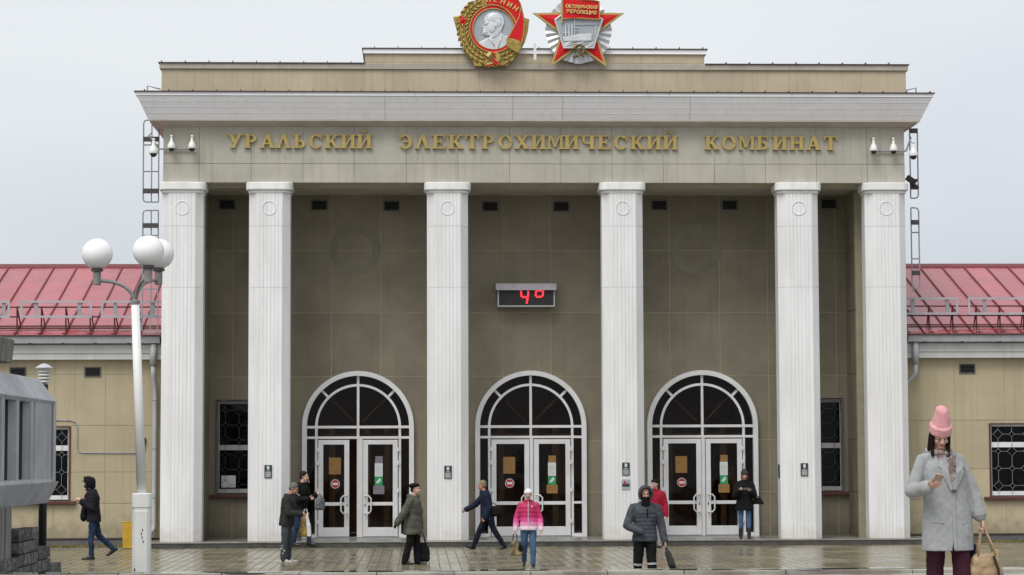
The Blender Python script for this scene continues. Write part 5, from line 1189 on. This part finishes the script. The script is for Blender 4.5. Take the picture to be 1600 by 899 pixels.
# 1 ---- man in dark hooded jacket walking left along the left wing
r = person('man in black hooded jacket and blue jeans walking left past the yellow post box', 146, 868, -6.0, -82)
f = Fig(1.76, [(6, 6, 1), (-14, 34, 1)], [((.10, .02, -1), (-.1, -.75, .55)), ((-.1, -.12, -1), (.25, -.72, .50))], lean=5, head=(0, 6)); f.fp = {-1: -32, 1: 0}
f.body(r, K['skin'], .009, {1: dict(curl=60), -1: dict(curl=60)}); f.jacket(r, K['navyblack'], hem=-.075, bulk=.034, folds=.035); f.trousers(r, K['jeans'], folds=.03); f.shoes(r, K['shoe'], .2); f.hood(r, K['black'])
m = f.hm(); m.ell((0, -.105, .058), (.062, .055, .010)); soft('cap_brim', m, K['greyknit'], r, .006, 2); m = f.hm(); m.ell((0, -.078, -.055), (.05, .035, .045)); soft('face_mask', m, K['greyknit'], r, .007, 2)
MB().tube([f.chest+V(.10, -.105, .09), f.chest+V(.03, -.13, .05), f.chest+V(-.06, -.135, .03)], .008, 6).build('strap_trim', cloth('orange_trim', (.4, .12, .06)), r, local=True)
t = carried('shoulder_bag', 'black satchel with pale stripe at front of the man walking left', 'bag', r, group='bags carried by people')
m = MB(); q = f.pel+V(-.06, -.20, .06); m.ell(q, (.16, .075, .19)); m.ell(q+V(0, -.02, -.06), (.15, .07, .13)); soft('bag_body', m, K['black'], t, .009, 3, .02)
MB().tube([q+V(.05, -.02, .17), f.chest+V(.02, -.15, .02), f.sh[1]+V(-.05, -.03, .07), f.chest+V(.05, .13, 0)], .013, 6).build('strap', K['black'], t, local=True); MB().tube([q+V(-.165, -.05, .02), q+V(-.15, .04, -.08)], .011, 5).build('stripe', M['steel'], t, local=True)

# 2 ---- grey-haired man with carrier bag
r = person('grey-haired man in dark jacket with cigarette, looking down into a carrier bag', 448, 876, -8.0, 78)
f = Fig(1.66, [(2, 4, 3), (-2, 2, 3)], [((.15, -.16, -1), (-.25, -1, -.12)), ((-.15, -.2, -1), (.25, -1, -.15))], lean=6, head=(0, 28))
f.body(r, K['skinr'], .009, {1: dict(curl=55, palm=(-1, 0, 0)), -1: dict(curl=55, palm=(1, 0, 0))}, K['hairgrey'], lids=True); f.jacket(r, K['darkgreen'], hem=-.07, bulk=.042, folds=.03); f.trousers(r, K['greytrouser'], bulk=.018, folds=.03); f.shoes(r, K['sneaker']); f.cap_hair(r, K['hairgrey'], folds=.004)
sp = MB()
for dx, dy, z in ((-.03, -.02, .42), (-.05, .03, .36), (-.02, .05, .30), (-.04, -.03, .26), (-.05, .0, .2)):
    k_ = f.leg[-1][1]; a_ = f.leg[-1][2]; c = a_+(k_-a_)*((z-.08)/.4); sp.ell((c.x-.060, c.y+dy*.8, z), (.009, .014, .032), 8, 5, Matrix.Rotation(R(40*(dy*40)), 3, 'X'))
sp.build('pale_trouser_print', M['tubeframe'], r, local=True, smooth=True)
c = f.HM @ V(0, -.1, -.058); solo('cigarette', MB().tube([r.matrix_basis @ c, r.matrix_basis @ (c+V(0, -.075, -.045))], .005, 6), M['paper'], 'white cigarette in the mouth of the grey-haired man', 'cigarette', 'cigarettes')
t = carried('carrier_bag', 'yellow and white patterned plastic bag held by the grey-haired man', 'bag', r, group='bags carried by people')
g0 = (f.arm[-1][2]+f.arm[1][2])/2+V(0, -.07, -.03); m = MB(); m.loft([(g0.x, g0.y-.02, g0.z-.44, .05, .11), (g0.x, g0.y, g0.z-.35, .065, .13), (g0.x, g0.y, g0.z-.15, .05, .105), (g0.x, g0.y, g0.z, .02, .05)], 16)
soft('bag_body', m, mat('yellow_print_plastic', L3(.34, .22, .045), L3(.16, .11, .03), .4, 9, lo=.45, hi=.55), t, .009, 2, .03)
m = MB(); m.loft([(g0.x-.045, g0.y-.085, g0.z-.43, .03, .045), (g0.x-.045, g0.y-.07, g0.z-.2, .03, .045), (g0.x-.02, g0.y-.02, g0.z+.03, .012, .03)], 12); soft('white_side', m, M['paper'], t, .008, 2, .02)
MB().tube([g0+V(0, .05, 0), g0+V(0, .03, .12), g0+V(0, -.02, .13), g0+V(0, -.05, 0)], .008, 6).build('bag_handle', M['paper'], t, local=True)

# 3 ---- young man on the step with grey bag
r = person('young dark-haired man in black jacket and jeans smoking on the step, holding a grey bag', 470, 850, -.62, 62, .0)
r.location.z = .06
f = Fig(1.78, [(14, 10, 5), (-6, 3, 5)], [((.16, -.25, -1), (-.35, -1, .45)), ((-.14, -.1, -1), (.5, -1, .1))], lean=3, head=(12, 4))
f.body(r, K['skin'], .009, {1: dict(curl=70), -1: dict(curl=60)}); f.jacket(r, K['black'], hem=-.07, bulk=.034, folds=.03); f.trousers(r, K['jeans'], folds=.03); f.shoes(r, K['shoe'], .15); f.cap_hair(r, K['hairdark'], folds=.004)
c = f.HM @ V(.01, -.1, -.058); solo('cigarette', MB().tube([r.matrix_basis @ c, r.matrix_basis @ (c+V(.0, -.03, -.08))], .005, 6), M['paper'], 'white cigarette in the mouth of the young man on the step', 'cigarette', 'cigarettes')
t = carried('cloth_bag', 'grey soft bag held against the chest by the young man on the step', 'bag', r, group='bags carried by people')
w = f.arm[1][2]+V(-.04, -.12, 0); m = MB(); m.loft([(w.x, w.y, w.z-.36, .12, .07), (w.x, w.y, w.z-.32, .165, .10), (w.x, w.y, w.z-.14, .15, .09), (w.x, w.y, w.z-.02, .07, .05), (w.x, w.y+.02, w.z+.03, .03, .03)], 16); soft('bag_body', m, cloth('grey_canvas', (.15, .155, .165)), t, .01, 3, .05)

# 4 ---- woman in olive coat
r = person('woman in olive quilted coat and black beret walking right with a black handbag', 645, 882, -9.25, 72)
f = Fig(1.63, [(7, 4, 1), (-5, 10, 1)], [((.05, -.22, -1), (0, -.12, -1)), ((-.28, .52, -1), (-.25, .60, -1))], lean=2, head=(-4, -2), build=1.06, female=True)
f.body(r, K['skin'], .009, {1: None, -1: None}); f.jacket(r, K['olive'], hem=-.155, bulk=.044, rip=.035, per=.13, flare=.012, folds=.035, name='coat'); f.trousers(r, K['black'], wide=.018, folds=.03); f.shoes(r, K['shoe'], heel=1); f.cap_hair(r, K['hairdark'], crown=False)
m = f.hm(); m.ell((0, .03, .085), (.115, .125, .055)); m.ell((0, .03, .06), (.092, .105, .045)); soft('beret', m, K['black'], r, .008, 3, .012); 
m = MB(); c = f.neck; m.tube([(c.x+.07*math.cos(R(a)), c.y+.03+.085*math.sin(R(a)), c.z+.02+.012*math.sin(R(a))) for a in range(-60, 241, 20)], .036, 8); soft('folded_hood', m, K['olive'], r, .009, 3, .02)
for sd, n_ in ((1, 'glove'), (-1, 'glove')):
    m = MB(); f.hand(m, sd, 45); m.limb(f.arm[sd][2]-f.arm[sd][3]*.06, f.arm[sd][2], .028, .026); soft('glove', m, K['black'], r, .007, 2)
t = carried('handbag', 'black slouchy handbag hanging from the hand of the woman in olive coat', 'bag', r, group='bags carried by people')
g0 = f.arm[1][2]+f.arm[1][3]*.1; m = MB(); m.loft([(g0.x+.0, g0.y-.02, g0.z-.62, .06, .13), (g0.x, g0.y-.02, g0.z-.56, .085, .17), (g0.x, g0.y-.02, g0.z-.36, .075, .15), (g0.x, g0.y-.01, g0.z-.24, .03, .10)], 16); soft('bag_body', m, K['black'], t, .01, 3, .03)
m = MB()
for x in (-.03, .03): m.tube([g0+V(x, -.10, -.27), g0+V(0, -.02, .0), g0+V(x, .08, -.27)], .011, 6)
m.build('bag_handle', K['black'], t, local=True)

# 5 ---- man in navy jacket striding left
r = person('man with greying fair hair in navy jacket striding left past the middle doorway', 762, 858, -1.9, -84)
f = Fig(1.68, [(-20, 14, 2), (24, 2, 2)], [((.10, .22, -1), (-.05, -.42, -1)), ((-.12, -.62, -.72), (.0, -.85, -.45))], lean=8, head=(0, 4)); f.fp = {-1: 22, 1: -16}
f.body(r, K['skinr'], .009, {1: dict(curl=75), -1: dict(curl=55)}, K['hairblond']); f.jacket(r, K['navy'], hem=-.085, bulk=.038, folds=.03); f.trousers(r, K['navytr'], folds=.03, bulk=.014); f.shoes(r, K['shoe']); f.cap_hair(r, K['hairblond'], folds=.004)
t = carried('shoulder_bag', 'black shoulder bag hanging behind the man in navy jacket', 'bag', r, group='bags carried by people')
q = f.pel+V(.15, .17, .07); m = MB(); m.ell(q, (.07, .17, .13)); m.ell(q+V(0, .0, -.05), (.075, .16, .08)); soft('bag_body', m, K['black'], t, .009, 2)
MB().tube([q+V(0, -.1, .1), f.chest+V(.16, .08, .02), f.sh[1]+V(-.03, .02, .075), f.chest+V(.13, -.11, .0), q+V(-.02, .1, .1)], .011, 6).build('strap', K['black'], t, local=True)

# 6 ---- woman in pink jacket
r = person('woman in white beanie and dip-dyed pink jacket walking towards the camera', 826, 886, -10.4, -4)
f = Fig(1.53, [(5, 3, 1), (-10, 22, 1)], [((.24, .06, -1), (.12, -.32, -1)), ((-.28, .04, -1), (-.10, -.14, -1))], lean=2, head=(0, 2), female=True, build=1.02); f.fp = {1: 4, -1: -20}
f.body(r, K['skin'], .008, {1: dict(curl=60), -1: dict(curl=80)}); f.jacket(r, K['pinkgrad'], hem=-.06, bulk=.024, rip=.06, per=.085, folds=.015); f.trousers(r, K['ljeans'], folds=.02); f.shoes(r, K['shoe'], .15); f.beanie(r, K['whiteknit'], .135, low=.028); f.cap_hair(r, K['hairdark'], crown=False)
MB().tube([f.neck+V(0, -.088, .03), f.chest+V(0, -.128, .0), f.pel+V(0, -.135, .16), f.pel+V(0, -.15, -.07)], .006, 5).build('zip', M['paper'], r, local=True); m = MB(); m.ell(f.chest+V(.075, -.118, .0), (.016, .006, .016)); m.build('badge', M['paper'], r, local=True)
m = MB(); m.tube([f.neck+V(.055*math.cos(a)*1.3, -.01+.075*math.sin(a), .03) for a in [R(q) for q in range(-200, 21, 20)]], .018, 8); soft('collar', m, cloth('magenta_collar', (.36, .012, .08)), r, .008, 2)
t = carried('handbag', 'bronze and black patent handbag carried by the woman in pink jacket', 'bag', r, group='bags carried by people')
g0 = f.arm[-1][2]+f.arm[-1][3]*.09; m = MB(); m.loft([(g0.x+.03, g0.y, g0.z-.42, .10, .07), (g0.x+.03, g0.y, g0.z-.40, .125, .075), (g0.x+.0, g0.y, g0.z-.2, .09, .05), (g0.x-.01, g0.y, g0.z-.13, .06, .025)], 16); soft('bag_body', m, K['goldbag'], t, .007, 2)
m = MB(); m.ell(g0+V(.085, .01, -.3), (.055, .07, .13)); soft('bag_gusset', m, K['black'], t, .008, 2)
MB().tube([g0+V(-.045, 0, -.15), g0+V(-.03, 0, .0), g0+V(.03, 0, .0), g0+V(.05, 0, -.17)], .010, 6).build('bag_handle', K['black'], t, local=True)

# 7 ---- hooded man in grey quilted jacket
r = person('hooded man in grey quilted jacket with black face covering, right of the middle doorway', 1008, 930, -18.9, 4)
f = Fig(1.70, [(8, 5, 2), (-5, 10, 2)], [((.22, .02, -1), (.16, -.22, -1)), ((-.30, -.10, -1), (.86, -.55, -.42))], lean=5, head=(-2, 10), build=1.04)
f.body(r, K['skin'], .008, {1: dict(curl=70), -1: None}); f.jacket(r, K['puffer'], hem=-.055, bulk=.030, rip=.05, per=.062, folds=.02, vox=.008); f.trousers(r, K['black'], bulk=.016, folds=.025); f.shoes(r, K['shoe'], .2); f.hood(r, K['hoodgrey'], r0=.104)
m = f.hm(); m.loft([(0, -.02, -.19, .085, .085), (0, -.03, -.12, .07, .075), (0, -.035, -.05, .066, .078), (0, -.035, -.028, .060, .074)], 18); soft('face_covering', m, K['black'], r, .007, 3, .012)
m = MB(); m.tube([f.neck+V(0, -.085, -.03), f.chest+V(.015, -.125, -.02), f.chest+V(.02, -.14, -.12)], [.035, .022, .008], 8); soft('open_front', m, K['black'], r, .007, 2)
for sd in (1, -1):
    h, k_, a_, _ = f.leg[sd]; c = k_+(a_-k_)*.08; d = (a_-k_).normalized(); m = MB(); m.tube([c-d*.016, c+d*.016], [.085, .083], 16); m.build('reflective_band', mat('reflective_tape', L3(.45, .47, .48), None, .3, 9), r, local=True)
t = carried('umbrella', 'folded grey umbrella hanging from the hand of the hooded man', 'umbrella', r)
g0 = f.arm[1][2]+f.arm[1][3]*.1; d = V(.32, -.05, -1).normalized(); m = MB(); m.limb(g0+d*.02, g0+d*.10, .022, .045); m.limb(g0+d*.1, g0+d*.30, .05, .058, .12, .05); soft('canopy', m, K['greyknit'], t, .007, 2, .02); m = MB(); m.limb(g0+d*.29, g0+d*.37, .058, .045); m.limb(g0+d*.36, g0+d*.36+V(.07, 0, -.01), .03, .025); soft('case_end', m, K['black'], t, .007, 2); MB().tube([g0-d*.05, g0+d*.06], .012, 8).build('handle', K['black'], t, local=True)

# 8 ---- woman in crimson jacket behind him
r = person('woman in crimson jacket and black beret behind the hooded man', 1026, 850, -1.45, -28)
f = Fig(1.62, [(8, 4, 2), (-8, 10, 2)], [((.2, .1, -1), (.12, -.1, -1)), ((-.16, -.1, -1), (.0, -.4, -1))], lean=3, head=(0, 4), female=True, build=1.06)
f.body(r, K['skin'], .009, {1: dict(curl=60), -1: dict(curl=60)}); f.jacket(r, K['crimson'], hem=-.09, bulk=.026, rip=.04, per=.1, folds=.02); f.trousers(r, cloth('pale_grey_trousers', (.3, .28, .28)), folds=.02); f.shoes(r, K['shoe']); f.cap_hair(r, K['hairdark'], crown=False)
m = f.hm(); m.ell((0, .02, .080), (.108, .12, .05)); m.ell((0, .02, .056), (.09, .103, .04)); soft('beret', m, K['black'], r, .008, 3, .012)

# 9 ---- woman in black with grey beanie at the right doorway
r = person('woman in black jacket and charcoal beanie standing with phone at the right doorway', 1164, 843, .22, -4, .15)
f = Fig(1.66, [(3, 3, 1), (-2, 2, 1)], [((.22, -.22, -1), (-.45, -.85, .42)), ((-.22, -.22, -1), (.40, -.85, .50))], lean=1, head=(0, 10), female=True)
f.body(r, K['skin'], .008, {1: dict(curl=65, palm=(-.6, 0, 1)), -1: dict(curl=65, palm=(.6, 0, 1))}, lids=True); f.jacket(r, K['black'], hem=-.12, bulk=.042, rip=.03, per=.11, flare=.01, folds=.02); f.trousers(r, K['ljeans'], bulk=.006, folds=.015, to=.9); f.shoes(r, K['shoe'], .5); f.beanie(r, K['greyknit'], .165, low=.036); f.cap_hair(r, K['hairred'], long=.10, crown=False)
m = MB(); m.tube([f.neck+V(.07*math.cos(R(a)), .0+.066*math.sin(R(a)), -.012) for a in range(-180, 181, 24)], .024, 8); soft('snood', m, K['black'], r, .009, 2)
t = carried('phone', 'dark phone held in both hands by the woman in charcoal beanie', 'phone', r, group='phones'); g0 = (f.arm[1][2]+f.arm[-1][2])/2+V(.02, -.09, .06); m = MB(); m.xf = Matrix.Translation(g0) @ Matrix.Rotation(R(-35), 4, 'X'); m.box(-.075, .075, -.005, .005, -.036, .036); m.build('phone_body', M['black'], t, local=True, bevel=.004)
t = carried('shoulder_bag', 'small black bag hanging at the arm of the woman in charcoal beanie', 'bag', r, group='bags carried by people')
q = f.pel+V(.30, -.02, .05); m = MB(); m.loft([(q.x+.03, q.y, q.z-.1, .13, .06), (q.x+.03, q.y, q.z-.06, .14, .065), (q.x, q.y, q.z+.1, .06, .03)], 14); soft('bag_body', m, K['black'], t, .009, 2, .02); MB().tube([q+V(-.06, 0, .05), f.arm[1][1]+V(.05, 0, .0), f.arm[1][1]+V(.07, -.03, -.05), q+V(.05, 0, .06)], .010, 6).build('strap', M['steel'], t, local=True)

# 10 --- woman with pink hat in the foreground
r = person('woman in tall pink beanie and grey wool coat looking at her phone', 1483, 968, -36.65, 4, .843)
r.location.z = .843; H = 1.66
f = Fig(H, [(7, 5, 1.5), (-4, 9, 1.5)], [((.38, .03, -1), (.26, -.10, -1)), ((-.29, -.06, -1), (.34, -.90, .16))], lean=3, head=(-4, 30), female=True, build=1.0, side=-8); f.fp = {}
f.body(r, K['skin'], .0045, {1: dict(curl=85), -1: dict(curl=50, palm=(.5, .3, 1))}, lids=True)
f.trousers(r, K['plum'], bulk=.014, wide=.012, vox=.007, folds=.02); f.shoes(r, K['shoe'], heel=1)
# coat: oversized, straight, with dropped shoulders and wide sleeves
mb = MB(); u = f.up; Pz = lambda t: f.pel+u*t*H if t > 0 else f.pel+V(0, 0, t*H)
for_rings = [(-.205, .130, .098), (-.12, .128, .094), (-.05, .125, .092), (.03, .119, .087), (.10, .114, .082), (.17, .114, .078), (.215, .108, .070), (.245, .088, .060), (.27, .066, .052), (.292, .048, .046)]
ts = np.linspace(-.205, .292, 44); prm = np.array(for_rings); rg = []
for t in ts:
    c = Pz(t); rg.append((c.x, c.y, c.z, np.interp(t, prm[:, 0], prm[:, 1])*H+.004, np.interp(t, prm[:, 0], prm[:, 2])*H+.004))
mb.loft(rg, 36)
for sd in (1, -1):
    sh, e, w, d = f.arm[sd]; mb.limb(f.neck-u*.02*H, sh+V(-sd*.015, 0, -.01), .058, .054, n=14); w2 = e+(w-e)*.90; mb.limb(sh+V(-sd*.016, 0, -.016), e, .055, .061, n=16); mb.limb(e, w2, .061, .057, n=16)
coat = soft('coat', mb, K['coat'], r, .007, 6, .012)
for sd in (1, -1):                                       # turned-back cuffs
    sh, e, w, d = f.arm[sd]; m = MB(); m.tube([e+(w-e)*.66, e+(w-e)*.92], [.064, .063], 18); soft('coat_cuff', m, K['coat'], r, .006, 3, .008)
yf_ = lambda t: Pz(t).y-np.interp(t, prm[:, 0], prm[:, 2])*H
def flap(name, pts, th=.012, m_=None, vox=.006):          # cloth piece lying on the coat front: (x, t, lift)
    m = MB(); P3 = []
    for x, t, l in pts:
        rx = np.interp(t, prm[:, 0], prm[:, 1])*H; yy = Pz(t).y-np.interp(t, prm[:, 0], prm[:, 2])*H*math.sqrt(max(.05, 1-(x/rx)**2)); P3.append(V(x, yy-l, Pz(t).z))
    n = m.v([p+V(0, -th, 0) for p in P3]+[p+V(0, th*1.5, 0) for p in P3]); k = len(P3); m.F += [tuple(n+i for i in range(k)), tuple(n+k+i for i in reversed(range(k)))]+[(n+(i+1) % k, n+i, n+k+i, n+k+(i+1) % k) for i in range(k)]
    return soft(name, m, m_ or K['coat'], r, vox, 3)
flap('neck_opening', [(-.055, .278, .012), (.055, .278, .012), (.050, .22, .014), (.012, .105, .012), (-.004, .105, .012), (-.04, .22, .014)], .007, K['scarf'])
flap('lapel', [(.046, .290, .032), (.092, .262, .026), (.132, .222, .020), (.092, .214, .024), (.112, .194, .022), (.016, .085, .016), (.0, .10, .018), (.034, .19, .026)], .013)
flap('lapel', [(-.046, .290, .030), (-.090, .260, .024), (-.118, .222, .018), (-.088, .212, .022), (-.098, .192, .020), (-.008, .09, .014), (.002, .11, .018), (-.028, .19, .024)], .012)
flap('front_edge', [(.012, .10, .006), (.026, .10, .002), (.035, -.202, .002), (.0, -.202, .008), (-.006, .0, .008)], .009)
flap('coat_vent', [(.004, -.135, .006), (.018, -.2075, .008), (-.016, -.2075, .008)], .006, K['plum'])
flap('pocket_flap', [(-.165, -.052, .004), (-.075, -.058, .004), (-.075, -.068, .008), (-.165, -.063, .008)], .007); flap('pocket_flap', [(.085, -.062, .004), (.175, -.050, .004), (.175, -.062, .008), (.085, -.072, .008)], .007)
m = MB(); m.ell((.012, yf_(.098)-.034, Pz(.098).z), (.014, .006, .014)); m.build('coat_button', M['dsteel'], r, local=True, smooth=True)
m = MB(); c = f.neck; m.tube([(c.x+.066*math.cos(R(a)), c.y-.012+.072*math.sin(R(a)), c.z-.012+.008*math.sin(R(2*a))) for a in range(-180, 181, 15)], .030, 8); m.ell((c.x, c.y-.075, c.z-.06), (.045, .03, .07)); soft('scarf', m, K['scarf'], r, .006, 3, .02)
m = MB(); m.tube([(c.x+.092*math.cos(R(a)), c.y+.016+.082*math.sin(R(a)), c.z+.0+.02*math.sin(R(a))) for a in range(-25, 206, 15)], .030, 8); soft('coat_collar', m, K['coat'], r, .007, 3, .008)
# tall beanie with ribs and a turned-up band
mb = f.hm(); r_ = []
for i in range(19):
    uu = i/18; z = .030+.225*uu; w_ = (1-.50*uu**1.25) if uu < .8 else (1-.50*.8**1.25)*math.sqrt(max(0, 1-((uu-.8)/.205)**2)); r_.append((.004*math.sin(uu*3), .014+.034*uu, z, max(.012, .094*w_), max(.012, .106*w_)))
n0 = len(mb.V); nn = 60; b0 = len(mb.V)
for x, y, z, rx_, ry_ in r_: mb.v([(x+rx_*(1+.018*math.cos(j*math.pi))*math.cos(2*math.pi*j/nn), y+ry_*(1+.018*math.cos(j*math.pi))*math.sin(2*math.pi*j/nn), z) for j in range(nn)])
for i in range(len(r_)-1):
    for j in range(nn): mb.F.append((b0+i*nn+j, b0+i*nn+(j+1) % nn, b0+(i+1)*nn+(j+1) % nn, b0+(i+1)*nn+j))
mb.F.append(tuple(b0+j for j in reversed(range(nn)))); mb.F.append(tuple(b0+(len(r_)-1)*nn+j for j in range(nn)))
soft('beanie', mb, K['pinkknit'], r, .0035, 1, .006)
mb = f.hm(); mb.loft([(0, .012, .016, .092, .106), (0, .012, .026, .101, .115), (0, .014, .088, .099, .112), (0, .016, .100, .088, .102)], 40); soft('beanie_band', mb, K['pinkknit'], r, .004, 2, .004)
mb = f.hm()
for x in (-1, 1):
    mb.limb((x*.070, -.025, .03), (x*.072, -.040, -.09), .018, .020); mb.limb((x*.072, -.040, -.09), (x*.070, -.085, -.17), .021, .012); mb.limb((x*.070, .02, .02), (x*.080, .0, -.15), .028, .022)
mb.ell((0, .07, -.03), (.08, .045, .10)); soft('hair', mb, K['hairdark'], r, .005, 2, .014)
t = carried('phone', 'pale gold phone in the raised hand of the woman in pink beanie', 'phone', r, group='phones')
w, d = f.arm[-1][2], f.arm[-1][3]; g0 = w+d*.095+V(.005, -.01, .045); m = MB(); m.xf = Matrix.Translation(g0) @ Matrix.Rotation(R(8), 4, 'Y') @ Matrix.Rotation(R(52), 4, 'X'); m.box(-.037, .037, -.005, .005, -.075, .075); m.build('phone_body', mat('pale_gold_metal', L3(.55, .42, .34), None, .35, 5, metal=.3), t, local=True, bevel=.004)
m = MB(); m.xf = Matrix.Translation(g0) @ Matrix.Rotation(R(8), 4, 'Y') @ Matrix.Rotation(R(52), 4, 'X'); m.box(-.033, .033, .0052, .0062, -.066, .066); m.build('phone_screen', M['black'], t, local=True)
t = carried('handbag', 'tan leather handbag hanging from the hand of the woman in pink beanie', 'bag', r, group='bags carried by people')
w, d = f.arm[1][2], f.arm[1][3]; g0 = w+d*.095+V(-.012, 0, 0); m = MB(); bx_, by_ = g0.x+.015, g0.y-.01
m.loft([(bx_, by_, g0.z-.52, .12, .065), (bx_, by_, g0.z-.50, .145, .08), (bx_, by_, g0.z-.36, .150, .078), (bx_, by_, g0.z-.26, .125, .06), (bx_+.01, by_, g0.z-.20, .10, .035)], 24); m.ell((bx_+.09, by_, g0.z-.21), (.035, .03, .04)); soft('bag_body', m, K['tan'], t, .006, 3, .035)
for q in (-.03, .03): MB().tube([(bx_-.075, by_+q, g0.z-.25), (bx_-.055, by_+q*.8, g0.z-.13), (g0.x-.012, g0.y+q*.2, g0.z-.002), (g0.x+.018, g0.y+q*.2, g0.z-.002), (bx_+.06, by_+q*.8, g0.z-.14), (bx_+.085, by_+q, g0.z-.25)], .0095, 8).build('bag_handle', K['tan'], t, local=True, smooth=True)
MB().tube([(bx_+.05, by_-.07, g0.z-.22), (bx_+.085, by_-.085, g0.z-.33), (bx_+.09, by_-.09, g0.z-.42)], .012, 6).build('bag_strap_end', K['shoe'], t, local=True)
t = carried('umbrella', 'blue and black folded umbrella tucked behind the tan handbag', 'umbrella', r)
m = MB(); m.limb((bx_-.13, by_+.09, g0.z-.10), (bx_-.12, by_+.10, g0.z-.20), .038, .045); soft('blue_cover', m, cloth('bright_blue_cloth', (.01, .03, .38)), t, .007, 2, .02); m = MB(); m.limb((bx_-.08, by_+.085, g0.z-.16), (bx_-.06, by_+.09, g0.z-.3), .045, .05); m.limb((bx_-.15, by_+.1, g0.z-.3), (bx_-.17, by_+.1, g0.z-.52), .03, .028); soft('dark_folds', m, cloth('blue_black_cloth', (.02, .025, .06)), t, .008, 2, .02)
